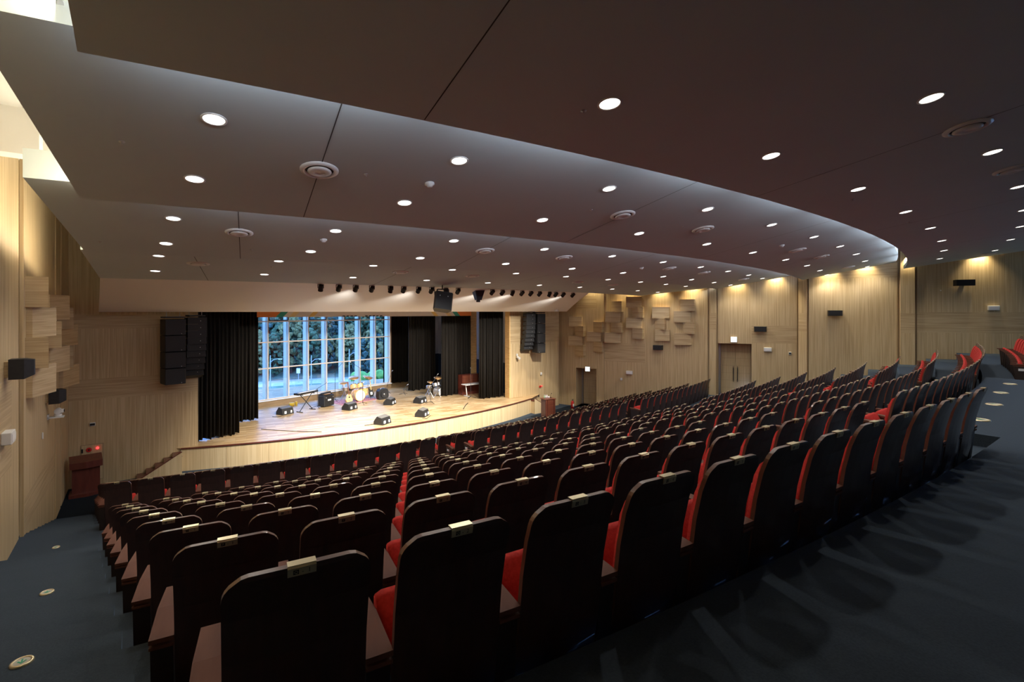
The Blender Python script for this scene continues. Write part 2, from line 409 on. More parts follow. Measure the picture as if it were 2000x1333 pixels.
# right wall with pilasters, grooves and two door recesses
def door_recess(mb, p, q, zf, h, depth):
    d = Vector((q[0]-p[0], q[1]-p[1])); nrm = Vector((-d.y, d.x)).normalized()
    if nrm.x < 0: nrm = -nrm
    a = (p[0]+nrm.x*depth, p[1]+nrm.y*depth); b = (q[0]+nrm.x*depth, q[1]+nrm.y*depth)
    wallseg(mb, p, a, zf-.3, zf+h); wallseg(mb, q, b, zf-.3, zf+h)
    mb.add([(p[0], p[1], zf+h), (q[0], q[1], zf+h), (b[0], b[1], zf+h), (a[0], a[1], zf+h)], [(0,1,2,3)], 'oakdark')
    mb.add([(p[0], p[1], zf), (q[0], q[1], zf), (b[0], b[1], zf), (a[0], a[1], zf)], [(0,1,2,3)], 'carpet')
    wallseg(mb, a, b, zf-.3, zf+h)
    return a, b, nrm
def lerp(p, q, t): return (p[0]+(q[0]-p[0])*t, p[1]+(q[1]-p[1])*t)
mb = MB()
A0, A1 = RW[0], RW[1]
def on(v): return (rwall(v), v)
d1a, d1b = on(21.45), on(20.2)
wallseg(mb, (21.0, 22.75), on(21.45+.0), 0, ZTOP, [])
wallseg(mb, d1a, d1b, 2.38, ZTOP, [(E+.1, E+.9)])
rec1 = door_recess(mb, d1a, d1b, 0, 2.38, 1.0)
s1 = on(19.75)
wallseg(mb, d1b, s1, 0, ZTOP, [])
wallseg(mb, (s1[0]+.03, s1[1]), on(17.45), 0, ZTOP, [(E-3.0, E-1.9)])
wallseg(mb, s1, (s1[0]+.03, s1[1]), 0, ZTOP, k='oakdark')
wallseg(mb, on(17.45), RW[2], 0, ZTOP, [])
# pilasters
def pil(p, q, out=.16, g=.09):
    d = Vector((q[0]-p[0], q[1]-p[1])); L_ = d.length; d.normalize(); nn = Vector((-d.y, d.x))
    if nn.x > 0: nn = -nn
    a = (p[0]-nn.x*.06, p[1]-nn.y*.06); b = (q[0]-nn.x*.06, q[1]-nn.y*.06)
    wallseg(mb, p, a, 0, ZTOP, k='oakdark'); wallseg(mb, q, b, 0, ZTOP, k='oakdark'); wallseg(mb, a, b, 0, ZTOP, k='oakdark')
    i = (p[0]+d.x*g, p[1]+d.y*g); j = (q[0]-d.x*g, q[1]-d.y*g)
    i2 = (i[0]+nn.x*out, i[1]+nn.y*out); j2 = (j[0]+nn.x*out, j[1]+nn.y*out)
    ia = (i[0]-nn.x*.06, i[1]-nn.y*.06); ja = (j[0]-nn.x*.06, j[1]-nn.y*.06)
    wallseg(mb, i2, j2, 0, ZTOP, [(E-1.0, E-.1)]); wallseg(mb, ia, i2, 0, ZTOP); wallseg(mb, ja, j2, 0, ZTOP)
pil(RW[2], RW[3], .03); pil(RW[4], RW[5], .03); pil(RW[6], RW[7], .12)
d2a = RW[3]; d2b = lerp(RW[3], RW[4], .44)
ZD2 = E-4.5
wallseg(mb, d2a, d2b, E-1.72, ZTOP, [])
rec2 = door_recess(mb, d2a, d2b, ZD2, 2.78, .75)
wallseg(mb, d2b, RW[4], 0, ZTOP, [(E-1.65, E-.75)])
wallseg(mb, RW[5], RW[6], 0, ZTOP, [(E+1.55, E+2.3)])
wallseg(mb, RW[7], RW[8], 0, ZTOP, [(E-.95, E-.05)])
wallseg(mb, RW[8], RW[9], 0, ZTOP, []); wallseg(mb, RW[9], RW[10], 0, ZTOP, [])
struct(mb.build('wall_right', fix=False))
# skirting strip along the right wall at the back
mb = MB()
for a, b in ((RW[5], RW[6]), (RW[7], RW[8]), (RW[8], RW[9])):
    for i in range(4):
        p, q = lerp(a, b, i/4), lerp(a, b, (i+1)/4)
        mb.add([(p[0]-.02, p[1], 0), (q[0]-.02, q[1], 0), (q[0]-.02, q[1], 4.0-0), (p[0]-.02, p[1], 4.0)], [(0,1,2,3)], 'carpet2') if False else None
# flank walls either side of the stage opening
VF, VFR = 21.6, 22.3
OL, OR = 1.66, 16.9
mb = MB()
def thickwall(mb, u0, u1, v, z0, z1, bands, th=.3):
    wallseg(mb, (u0, v), (u1, v), z0, z1, bands)
    mb.add([(u0, v+th, z0), (u1, v+th, z0), (u1, v+th, z1), (u0, v+th, z1)], [(0,1,2,3)], 'brownw')
    for u in (u0, u1): mb.add([(u, v, z0), (u, v+th, z0), (u, v+th, z1), (u, v, z1)], [(0,1,2,3)], 'oakV')
thickwall(mb, LW-.05, OL, VF, 0, ZTOP, [(E-3.0, E-2.3), (E-.6, E-.12)])
struct(mb.build('wall_left', fix=False))
mb = MB(); thickwall(mb, OR, 20.75, VFR, 0, ZTOP, [(E-1.9, E-.3)]); wallseg(mb, (20.75, VFR), (21.05, VFR+.42), 0, ZTOP)
mb.box((OR-.02, VFR+.2, 4.6), (.06, .42, 7.5), 'gold')
struct(mb.build('wall_right', fix=False))
# wall above opening
mb = MB(); mb.box(((OL+OR)/2, 22.1, E+1.9), (OR-OL+.4, .2, 3.0), 'brownw'); struct(mb.build('wall_front'))
# ------------------------------------------------------------------ doors
def door(n, rec, zf, h, leaves, name, trimw=.1):
    a, b, nrm = rec; d = Vector((b[0]-a[0], b[1]-a[1])); L_ = d.length; d.normalize(); rz = math.atan2(d.y, d.x)
    t = bpy.data.objects.new(name, None); col.objects.link(t); t.location = (a[0]-nrm.x*.04, a[1]-nrm.y*.04, zf); t.rotation_euler = (0, 0, rz); struct(t)
    # local x along the opening, local +y into ... work out which side faces the hall
    side = 1 if Vector((-d.y, d.x)).dot(nrm) < 0 else -1
    f = MB(); f.box((.05, 0, h/2), (.10, .10, h), 'steel'); f.box((L_-.05, 0, h/2), (.06, .08, h), 'oakdark'); f.box((L_/2, 0, h-.04), (L_, .08, .08), 'oakdark'); f.build('door_frame', t)
    w = (L_-.18)/leaves
    for i in range(leaves):
        x0 = .12+i*w; g = MB(); g.box((x0+w/2, .01*side, h/2-.02), (w-.012, .05, h-.1), 'oakV')
        for zz in (.35, .75, 1.15, 1.55, 1.95, 2.3):
            if zz < h-.2: g.box((x0+w/2, .01*side+.026*side, zz), (w-.05, .004, .012), 'oakdark')
        lf = g.build('door_leaf', t)
        hx = x0+w-.1 if i == 0 else x0+.1
        hn = MB(); hn.cyl((hx, side*.1, .75), (hx, side*.1, 1.45), .022, 'black'); hn.cyl((hx, side*.1, .68), (hx, side*.1, .76), .024, 'chrome'); hn.cyl((hx, side*.1, 1.44), (hx, side*.1, 1.52), .024, 'chrome')
        for zz in (.72, 1.48): hn.cyl((hx, 0, zz), (hx, side*.1, zz), .015, 'chrome')
        hn.build('door_handle', lf)
    return t
door(1, rec1, 0, 2.38, 1, 'door_1'); door(2, rec2, ZD2, 2.78, 2, 'door_2')
# ------------------------------------------------------------------ stage
ZS = E-5.05
def apron_v(u): return 43.25-math.sqrt(23.3**2-(u-9.47)**2)
UA, UB = 1.12, 17.85
mb = MB(); n = 48; front = [(UA+(UB-UA)*j/n) for j in range(n+1)]
poly = [(u, apron_v(u), ZS) for u in front]+[(20.0, 22.8, ZS), (20.0, 34.5, ZS), (.4, 34.5, ZS), (.4, 22.1, ZS)]
mb.add(poly, [tuple(range(len(poly)))], 'stage'); struct(mb.build('floor', fix=False))
mb = MB()
for j in range(n):
    u0, u1 = front[j], front[j+1]
    mb.add([(u0, apron_v(u0)+.03, 0), (u1, apron_v(u1)+.03, 0), (u1, apron_v(u1)+.03, ZS-.03), (u0, apron_v(u0)+.03, ZS-.03)], [(0,1,2,3)], 'apron')
    if j % 4 == 0: mb.box((u0, apron_v(u0)+.028, ZS/2), (.008, .01, ZS-.04), 'oakdark')
struct(mb.build('wall_front', fix=False))
mb = MB()
for j in range(n):
    u0, u1 = front[j], front[j+1]
    mb.hull([(u, apron_v(u)+d, z) for u in (u0, u1) for d in (-.01, .05) for z in (ZS-.035, ZS+.004)], 'mahD')
struct(mb.build('trim_2'))
# stage steps either side
def steps(name, ua, ub, vv, wv, label):
    t = thing(name, (ua, vv, 0), 0, label, 'stairs')
    s_ = 1 if ub > ua else -1; L_ = abs(ub-ua); n = 5
    for i in range(n):
        g = MB(); h = ZS*(n-i)/(n+1)*1.0; h = ZS-(i+1)*ZS/(n+1)
        g.box((s_*(i+.5)*L_/n, wv/2, h/2), (L_/n, wv, h), 'apron'); g.box((s_*(i+.5)*L_/n, wv/2, h), (L_/n+.02, wv, .03), 'mahD'); g.build('step', t)
    g = MB()
    pts = [(0, 0), (s_*L_*1.04, 0), (s_*L_*1.04, .06), (0, ZS+.02)]
    g.prism(pts, -.06, -.02, 'apron'); g.cyl((0, -.04, ZS+.03), (s_*L_*1.05, -.04, .07), .022, 'mahD', n=6); g.build('stringer', t)
steps('stage_steps', UA, -.15, 20.75+.1, .72, 'small flight of stage steps beside the dark lectern on the left')
steps('stage_steps', UB, 19.15, 21.25, 1.0, 'small flight of stage steps beside the lectern carrying bottles on the right')
# window wall (skewed)
wp0 = Vector((4.9, 28.3)); wp1 = Vector((12.95, 30.3)); wd = (wp1-wp0).normalized(); wn = Vector((-wd.y, wd.x))  # wn points outside
def wpt(s_, out=0): p = wp0+wd*s_+wn*out; return p.x, p.y
S0, S1 = -2.6, (wp1-wp0).length
def wx(x):       # position along the window wall seen at picture column x
    a, b = ray(x); # wp0 + s wd = Z (a,b)
    det = a*wd.y-b*wd.x; Z = (wp0.x*wd.y-wp0.y*wd.x)/det
    return (Vector((a*Z, b*Z))-wp0).dot(wd)
mul = [wx(x) for x in (522.5, 564.7, 603.1, 637.8, 672.5, 703.4, 732.5, 755.6)]
pitch = (mul[6]-mul[0])/6; mul = [mul[0]+pitch*i for i in range(-3, 8)]; S1 = mul[-1]+.05
rails = [E-4.72, E-3.06, E-1.67, E-.56, E+.75]
ZSILL = E-4.74
def TW(z=0): 
    return Matrix.Translation((wp0.x, wp0.y, z)) @ Matrix.Rotation(math.atan2(wd.y, wd.x), 4, 'Z')
win = bpy.data.objects.new('window_1', None); col.objects.link(win); win.matrix_world = TW(); struct(win)
g = MB()
for s_ in mul: g.box((s_, 0, (ZSILL+E+1.4)/2), (.055, .12, E+1.4-ZSILL), 'frame')
for z in rails: g.box(((mul[0]+S1)/2, 0, z), (S1-mul[0], .08, .06), 'frame')
g.build('window_frame', win)
for s_ in mul:
    g = MB(); g.box((s_-.0, .30, (ZSILL+E+1.4)/2), (.10, .34, E+1.4-ZSILL), 'fin'); g.build('window_fin', win)
for i in range(len(mul)-1):
    g = MB(); g.box(((mul[i]+mul[i+1])/2, .02, (ZSILL+E+1.4)/2), (mul[i+1]-mul[i]-.05, .012, E+1.4-ZSILL), 'glass'); g.build('window_pane', win)
for i in (3, 5, 7):
    g = MB(); x0, x1 = mul[i]+.05, mul[i+1]-.05; z0, z1 = E-.50, E+.7
    for c, d in ((((x0+x1)/2, z0), (x1-x0, .05)), (((x0+x1)/2, z1), (x1-x0, .05)), ((x0, (z0+z1)/2), (.04, z1-z0)), ((x1, (z0+z1)/2), (.04, z1-z0))):
        g.box((c[0], -.05, c[1]), (d[0], .06, d[1]), 'black')
    g.build('window_vent_frame', win)
g = MB(); L_ = S1-mul[0]; g.box(((mul[0]+S1)/2, .0, (ZS+ZSILL)/2), (L_, .2, ZSILL-ZS), 'sill'); g.box(((mul[0]+S1)/2, -.05, ZSILL-.02), (L_, .3, .04), 'fin')
g.build('window_sill', win)
mb = MB(); T = TW(); mb.box(((mul[0]+S1)/2, .1, E+2.4), (L_+.4, .3, 2.0), 'brownw', T=T)
mb.hull([(12.99, 30.3, z) for z in (0, 9)]+[(13.88, 32.4, z) for z in (0, 9)]+[(13.1, 30.3, z) for z in (0, 9)]+[(13.99, 32.4, z) for z in (0, 9)], 'brownw'); struct(mb.build('wall_front'))
mb = MB(); mb.box((1.3, 25.7, 4.6), (.1, 7.2, 9), 'brownw')
struct(mb.build('wall_left'))
mb = MB()
mb.add([(17.75, 22.7, E-3.2), (17.75, 32.4, E-3.2), (17.75, 32.4, 9), (17.75, 22.7, 9)], [(0,1,2,3)], 'lilac')
mb.add([(17.75, 22.7, 0), (17.75, 32.4, 0), (17.75, 32.4, E-3.2), (17.75, 22.7, E-3.2)], [(0,1,2,3)], 'navy')
mb.add([(16.4, 32.4, 0), (17.75, 32.4, 0), (17.75, 32.4, E-3.2), (16.4, 32.4, E-3.2)], [(0,1,2,3)], 'navy')
mb.add([(16.4, 32.4, E-3.2), (17.75, 32.4, E-3.2), (17.75, 32.4, 9), (16.4, 32.4, 9)], [(0,1,2,3)], 'lilac')
mb.add([(13.88, 32.4, 0), (16.4, 32.4, 0), (16.4, 32.4, 9), (13.88, 32.4, 9)], [(0,1,2,3)], 'brownw')
struct(mb.build('wall_right', fix=False))
mb = MB(); mb.box((10, 28.2, ZTOP+.1), (20, 12.4, .2), 'black'); struct(mb.build('ceiling'))
mb = MB(); mb.box((16.6, 25.9, 4.6), (.5, .3, 7.4), 'gold'); struct(mb.build('trim_3'))
# curtains
def curtain(p, q, label, pleats, z1=E+2.2):
    p, q = Vector(p), Vector(q); d = q-p; L_ = d.length; d.normalize(); nn = Vector((-d.y, d.x)); n = pleats*6; vs = []
    for i in range(n+1):
        t = i/n; o = .07*math.sin(2*PI*pleats*t)+.035*math.sin(2*PI*pleats*.37*t+1)
        b = p+d*(L_*t)+nn*o; bb = p+d*(L_*t)+nn*(o*1.35)
        vs.append((bb.x, bb.y, ZS+.04+.03*math.sin(t*pleats*2.3))); vs.append((b.x, b.y, z1))
    mb = MB(); mb.add(vs, [(2*i, 2*i+2, 2*i+3, 2*i+1) for i in range(n)], 'velvet', smooth=True)
    o = mb.build('stage_curtain', fix=False); m_ = o.modifiers.new('thick', 'SOLIDIFY'); m_.thickness = .02
    return tag(o, label, 'curtain', 'black stage leg curtains')
curtain((1.45, 22.2), (3.15, 22.55), 'black velvet stage curtain leg nearest the big left loudspeaker stack', 12)
curtain((2.4, 24.9), (4.27, 25.0), 'black velvet stage curtain leg against the left edge of the window', 12)
curtain((15.35, 23.1), (16.9, 23.0), 'black velvet curtain leg at the right edge of the stage opening', 12)
curtain((14.05, 25.15), (16.2, 25.5), 'black velvet curtain leg behind the white folding table', 15)
curtain((13.3, 28.0), (15.25, 28.3), 'black velvet curtain leg behind the small drum kit', 13)
curtain((13.3, 32.05), (15.15, 31.85), 'black velvet curtain leg beside the right edge of the window', 12)
# banner
def banner():
    m = mat('printed banner', (.9, .88, .85), .7); nt = m.node_tree; N = nt.nodes; L = nt.links; b = N['Principled BSDF']
    tc = N.new('ShaderNodeTexCoord'); sx = N.new('ShaderNodeSeparateXYZ'); L.new(tc.outputs['Object'], sx.inputs[0])
    ad = N.new('ShaderNodeMath'); ad.operation = 'MULTIPLY_ADD'; ad.inputs[1].default_value = .9; L.new(sx.outputs['Z'], ad.inputs[0]); 
    ab = N.new('ShaderNodeMath'); ab.operation = 'ABSOLUTE'; L.new(sx.outputs['X'], ab.inputs[0]); L.new(ab.outputs[0], ad.inputs[2])
    mr = N.new('ShaderNodeMapRange'); mr.inputs['From Min'].default_value = 0; mr.inputs['From Max'].default_value = 6; L.new(ad.outputs[0], mr.inputs[0])
    cr = N.new('ShaderNodeValToRGB'); cr.color_ramp.interpolation = 'CONSTANT'; e = cr.color_ramp.elements
    e[0].position = 0; e[0].color = (.86, .84, .80, 1); e[1].position = .52; e[1].color = (.95, .72, .25, 1)
    for p, c in ((.56, (.86, .84, .80)), (.66, (.95, .80, .45)), (.70, (.86, .84, .80)), (.74, (.05, .42, .36)), (.79, (.90, .30, .08)), (.97, (.95, .45, .12))):
        x = e.new(p); x.color = (*c, 1)
    L.new(mr.outputs[0], cr.inputs[0]); L.new(cr.outputs[0], b.inputs['Base Color'])
    M['banner'] = m
    g = MB(); g.box((0, 0, .55), (11.0, .012, 1.1), 'banner')
    for i in range(9): g.box((-1.75+i*.19+(.35 if i > 3 else 0), -.01, .03), (.13, .006, .05), 'black')
    o = g.build('stage_banner', loc=(9.45, 23.4, E-.27)); tag(o, 'white printed banner with orange and teal ends hanging above the stage', 'banner')
banner()
# ------------------------------------------------------------------ lights built into the place
# stage spotlights on the ceiling front edge
SPX = [626.4,662,695,726.5,763,788.7,817.8,843,871,894.8,962,981.7,1001.5,1020,1037.3,1054.4,1073.6,1086,1100.6,1119.2]
def arc_at(x, R):
    a, b = ray(x); A = a*a+b*b; B = -2*(a*CU+b*CV); Cc = CU*CU+CV*CV-R*R
    Z = (-B-math.sqrt(B*B-4*A*Cc))/(2*A); return a*Z, b*Z
def spotlight(loc, aim, label):
    t = thing('stage_spotlight', loc, 0, label, 'spotlight', 'stage spotlights along the ceiling edge'); t.scale = (.8, .8, .8)
    d = (Vector(aim)-Vector(loc)).normalized(); g = MB(); c = Vector((0, 0, -.16))
    g.cyl(c-d*.12, c+d*.14, .085, 'blackp', r1=.10, n=12); g.build('lamp_body', t)
    g = MB(); g.box((0, 0, -.03), (.05, .05, .08), 'blackp'); g.box((-.11, 0, -.1), (.015, .04, .16), 'blackp'); g.box((.11, 0, -.1), (.015, .04, .16), 'blackp'); g.box((0, 0, -.03), (.24, .04, .015), 'blackp'); g.build('yoke', t)
    g = MB(); g.cyl(c+d*.14, c+d*.145, .08, 'steel', n=12); g.build('front_lens', t)
    return t, c+d*.16, d
STG = bpy.data.lights.new('stage lamp', 'SPOT'); STG.energy = P_STAGE; STG.color = (1, .94, .84); STG.spot_size = math.radians(78); STG.spot_blend = .9; STG.shadow_soft_size = .1
for i, x in enumerate(SPX):
    u, v = arc_at(x, 47.98)
    fx = 5.2+i*.55
    aim = (min(15.5, max(3.5, fx)), 24.4 if i % 4 else 20.2, ZS)
    t, c, d = spotlight((u, v, E+.88+.0), aim, 'small black stage spotlight, %s from the left along the ceiling edge' % ORD[i+1])
    if i in (0, 2, 4, 6, 8, 10, 13, 16, 19): spot('lamp', tuple(c), d, 0, None, parent=t, data=STG)
# a warm pool on the right flank wall and front floor comes from a lamp high above the right steps
# downlights
DL = {('A', 62.5, 'rear'): [-2.6, .15, 3.0, 5.8, 8.6, 11.6, 14.9, 18.1], ('A', 60.9, 'front'): [-5.57, -2.8, 0, 2.8, 5.58, 8.48, 11.4, 14.5, 17.4],
 ('B', 58.58, 'rear'): [-8.83, -6.09, -3.41, -.68, 2.05, 4.82, 7.53, 10.33, 13.39, 16.4], ('B', 57.03, 'front'): [-9.13, -6.32, -3.6, -.84, 1.95, 4.7, 7.6, 10.51, 13.44, 16.5],
 ('C', 54.48, 'rear'): [-9.69, -6.9, -4.2, -1.45, 1.28, 4.03, 6.78, 9.5, 12.4, 15.29], ('C', 52.95, 'front'): [-10.03, -7.17, -4.39, -1.6, 1.2, 3.99, 6.9, 9.63, 12.57, 15.67],
 ('D', 51.5, 'rear'): [-10.41, -7.76, -5.21, -2.6, .0, 2.53, 5.19, 7.78, 10.37, 12.97], ('D', 49.5, 'front'): [-10.87, -8.02, -5.25, -2.48, .32, 3.22, 6.05, 8.89, 11.73, 14.6]}
PN = {'A': 'nearest ceiling panel', 'B': 'second ceiling panel', 'C': 'third ceiling panel', 'D': 'panel nearest stage'}
DLD = bpy.data.lights.new('downlight lamp', 'SPOT'); DLD.energy = P_DOWN; DLD.color = (1, .95, .87); DLD.spot_size = math.radians(142); DLD.spot_blend = .6; DLD.shadow_soft_size = .05
def orient(k, R, a):
    """rotation laying local -Z along the panel's downward normal"""
    sl = math.atan(PAN[k][2]); return (-sl*1.0, 0, math.radians(a)) 
g = MB(); g.lathe([(.122, 0), (.122, -.008), (.104, -.010), (.100, .0)], 'plastic'); ring = g.mesh('trim_ring')
g = MB(); g.lathe([(.0001, -.004), (.100, -.004)], 'lens'); lensm = g.mesh('lens')
proto = None
for (k, R, rowname), angs in DL.items():
    for i, a in enumerate(angs):
        u, v = pol(R, a)
        if u > rwall(v)-.35: continue
        lab = 'round ceiling downlight, %s from left, %s row of the %s' % (ORD[i+1], rowname, PN[k])
        loc = (u, v, pz(k, R)); rot = orient(k, R, a)
        if proto is None:
            proto = thing('ceiling_downlight', loc, 0, lab, 'ceiling light', 'recessed ceiling downlights', rot=rot)
            for nm, me in (('trim_ring', ring), ('lens', lensm)):
                o = bpy.data.objects.new(nm, me); col.objects.link(o); o.parent = proto
            o = bpy.data.objects.new('lamp', DLD); col.objects.link(o); o.location = (0, 0, -.02); o.parent = proto
        else: dup(proto, loc, rot, lab)
# air diffusers
VT = {'A': [(62.5, -1.28), (62.55, 1.51), (62.5, 16.0)], 'B': [(57.75, -7.7), (57.75, -2.2), (57.75, .51), (57.75, 6.24), (57.8, 8.86), (57.95, 14.6)],
      'C': [(53.95, -8.66), (53.95, -3.0), (53.95, -.21), (53.95, 5.43), (53.95, 8.37), (53.95, 13.8)], 'D': [(50.75, -9.67), (50.75, -4.06), (50.7, -1.3), (50.6, 4.38), (50.5, 7.19)]}
g = MB(); g.lathe([(.24, 0), (.24, -.012), (.20, -.03), (.18, -.028), (.175, .0)], 'plastic', 32); v1 = g.mesh('outer_ring')
g = MB(); g.lathe([(.175, -.002), (.0001, -.002)], 'black', 32); v2 = g.mesh('throat')
g = MB(); g.lathe([(.145, -.02), (.150, -.03), (.12, -.045), (.06, -.05), (.05, -.04), (.0001, -.042)], 'plastic', 32); v3 = g.mesh('centre_cone')
vp = None
for k, L_ in VT.items():
    for i, (R, a) in enumerate(L_):
        u, v = pol(R, a); lab = 'round metal air diffuser, %s from left on the %s' % (ORD[i+1], PN[k]); loc = (u, v, pz(k, R)); rot = orient(k, R, a)
        if vp is None:
            vp = thing('air_diffuser', loc, 0, lab, 'air vent', 'round ceiling air diffusers', rot=rot)
            for nm, me in (('outer_ring', v1), ('throat', v2), ('centre_cone', v3)):
                o = bpy.data.objects.new(nm, me); col.objects.link(o); o.parent = vp
        else: dup(vp, loc, rot, lab)
# smoke detectors and sprinklers
def hit(x, y):
    """panel point seen at a picture position (used to measure, then placed on the panel)"""
    a, b = ray(x); kk = (608-y)/944; best = None
    for k, (Ra, H, sl, Rb) in PAN.items():
        Z = .5
        while Z < 40:
            R = math.hypot(Z*a-CU, Z*b-CV)
            if Ra <= R <= Rb and Z*kk >= H+sl*(R-Ra):
                if best is None or Z < best[0]: best = (Z, k, R)
                break
            Z += .01
    if not best: return None
    Z, k, R = best; return Z*a, Z*b, k, R
g = MB(); g.lathe([(.07, 0), (.07, -.02), (.045, -.035), (.04, -.055), (.0001, -.06)], 'plastic', 20); sd = g.mesh('smoke_detector')
sp = None
for i, (x, y, w) in enumerate([(839, 358, 'on the second ceiling panel'), (632, 468, 'on the third ceiling panel'), (1253, 523, 'far along the third ceiling panel'), (1527, 479, 'far along the second ceiling panel')]):
    h = hit(x, y)
    if not h: continue
    o = bpy.data.objects.new('smoke_detector', sd); col.objects.link(o); o.location = (h[0], h[1], pz(h[2], h[3])); o.rotation_euler = orient(h[2], h[3], 0)
    tag(o, 'small white smoke detector %s' % w, 'smoke detector', 'smoke detectors')
g = MB(); g.lathe([(.03, 0), (.03, -.004), (.008, -.006), (.008, -.03), (.0001, -.032)], 'steel', 12); spk = g.mesh('sprinkler_head')
for i, (x, y) in enumerate([(238, 276), (715, 341), (1140, 216), (1155, 410), (1332, 442), (195, 472), (491, 488), (530, 521), (1665, 389), (1775, 434)]):
    h = hit(x, y)
    if not h: continue
    o = bpy.data.objects.new('sprinkler_head', spk); col.objects.link(o); o.location = (h[0], h[1], pz(h[2], h[3])); o.rotation_euler = orient(h[2], h[3], 0)
    tag(o, 'tiny ceiling sprinkler head flush with the plaster', 'sprinkler', 'sprinkler heads')
# cove LED strips above the panel front edges (cool) and wall washers in the side slots (warm)
for k in 'ABC':
    Ra = PAN[k][0]
    for j in range(10):
        a = -8.2+2.9*j; u, v = pol(Ra+.02-.18, a)
        if u > rwall(v)-.45: continue
        g = MB(); g.box((0, 0, 0), (2.6, .03, .02), 'plastic')
        ox, oy = pol(Ra+.07, a)
        t = g.build('cove_strip', loc=(ox, oy, pz(k, Ra)+.17), rz=math.radians(a)); tag(t, 'slim cool-white strip light hidden behind the ceiling step', 'strip light', 'cove strip lights')
        area('lamp', (0, .03, .02), (math.radians(97), 0, 0), 2.6, .04, P_LED*4, (.78, .86, 1), t)
for j, v in enumerate([.5, 2.2, 3.8, 5.6, 7.2, 8.6, 10.2, 11.6, 13.2, 14.8]):
    R = math.hypot(.4+CU, CV-v); k = 'A' if R > 59.9 else 'B' if R > 56 else 'C' if R > 52 else 'D'
    g = MB(); g.box((0, 0, 0), (.04, 1.4, .03), 'plastic'); t = g.build('cove_strip', loc=((-.2 if k == 'A' else -.5), v, pz(k, R)+.26)); tag(t, 'slim warm strip light hidden on the ceiling beside the left wall', 'strip light', 'left wall cove lights')
    area('lamp', (-.03, 0, 0), (0, math.radians(88), 0), .05, 1.4, P_COVE*3, (1, .88, .66), t)
WSH = bpy.data.lights.new('wall washer', 'SPOT'); WSH.energy = P_WASH; WSH.color = (1, .84, .52); WSH.spot_size = math.radians(95); WSH.spot_blend = 1; WSH.shadow_soft_size = .05
for j, (v, hh) in enumerate([(4.3, 2.75), (6.5, 2.45), (7.9, 2.5), (9.2, 2.3), (11.4, 2.1), (13.0, 1.9), (15.0, 1.75), (16.6, 1.6), (18.4, 2.0), (20.3, 2.0)]):
    u = rwall(v)-.42; g = MB(); g.cyl((0, 0, 0), (0, 0, .12), .05, 'plastic', n=10); t = g.build('wall_washer', loc=(rwall(v)-.14, v, E+hh)); tag(t, 'small warm wall-washing lamp in the slot above the right wall', 'lamp', 'right wall washers')
    spot('lamp', (0, 0, -.02), (.12, 0, -1), 0, None, parent=t, data=WSH)
# lamp over the right front floor, aimed at the flank wall
t = thing('ceiling_downlight', (18.3, 19.85, E-.02), 0, 'round downlight under the pale soffit above the right lectern', 'ceiling light')
g = MB(); g.cyl((0, 0, 0), (0, 0, .1), .11, 'plastic', n=16); g.build('trim_ring', t)
spot('lamp', (0, 0, -.03), (0, .02, -1), 420, (1, .88, .68), ang=72, blend=.15, radius=.06, parent=t)
# ------------------------------------------------------------------ seats
def rbox(mb, c, d, k, T=None, r=.02): mb.box(c, d, k, T, bev=r)
PROF = [(.085, .02), (.055, .18), (.02, .36), (.0, .52), (-.022, .68), (-.062, .85), (-.118, 1.0)]
def prof(z):
    for (y0, z0), (y1, z1) in zip(PROF[:-1], PROF[1:]):
        if z0 <= z <= z1: return y0+(y1-y0)*(z-z0)/(z1-z0)
    return PROF[-1][0] if z > 1 else PROF[0][0]
SW, TH = .455, .026
def shell_mesh(simple=False):
    mb = MB(); r = .075; zs = [.02, .18, .36, .52, .68, .85]+([1.0] if simple else [.925, .945, .962, .978, .990, .997, 1.0])
    rows = []
    for z in zs:
        hw = SW/2
        if z > 1-r and not simple: dz = z-(1-r); hw = SW/2-r+math.sqrt(max(0, r*r-dz*dz))
        rows.append((hw, z))
    n = len(rows)
    crown = [0, 0, 0]
    back = []; frt = []
    for hw, z in rows:
        y = prof(z)
        # gently bowed across the width
        xs = [-hw, -hw*.5, 0, hw*.5, hw]
        bow = [0.0, -.008, -.011, -.008, 0.0]
        back.append([(x, y+b, z+(.010*(1-(x/ (SW/2))**2) if z > .99 else 0)) for x, b in zip(xs, bow)])
        frt.append([(x, y+b+TH, z+(.010*(1-(x/(SW/2))**2) if z > .99 else 0)) for x, b in zip(xs, bow)])
    vs = [p for row in back for p in row]+[p for row in frt for p in row]; o = n*5
    f1 = [(i*5+j, i*5+j+1, (i+1)*5+j+1, (i+1)*5+j) for i in range(n-1) for j in range(4)]
    mb.add(vs, f1+[tuple(o+q for q in f[::-1]) for f in f1], 'shell', smooth=False)
    eg = [(i*5, (i+1)*5, o+(i+1)*5, o+i*5) for i in range(n-1)]+[(i*5+4, o+i*5+4, o+(i+1)*5+4, (i+1)*5+4) for i in range(n-1)]
    eg += [((n-1)*5+j, (n-1)*5+j+1, o+(n-1)*5+j+1, o+(n-1)*5+j) for j in range(4)]
    mb.add(vs, eg, 'edge')
    return mb
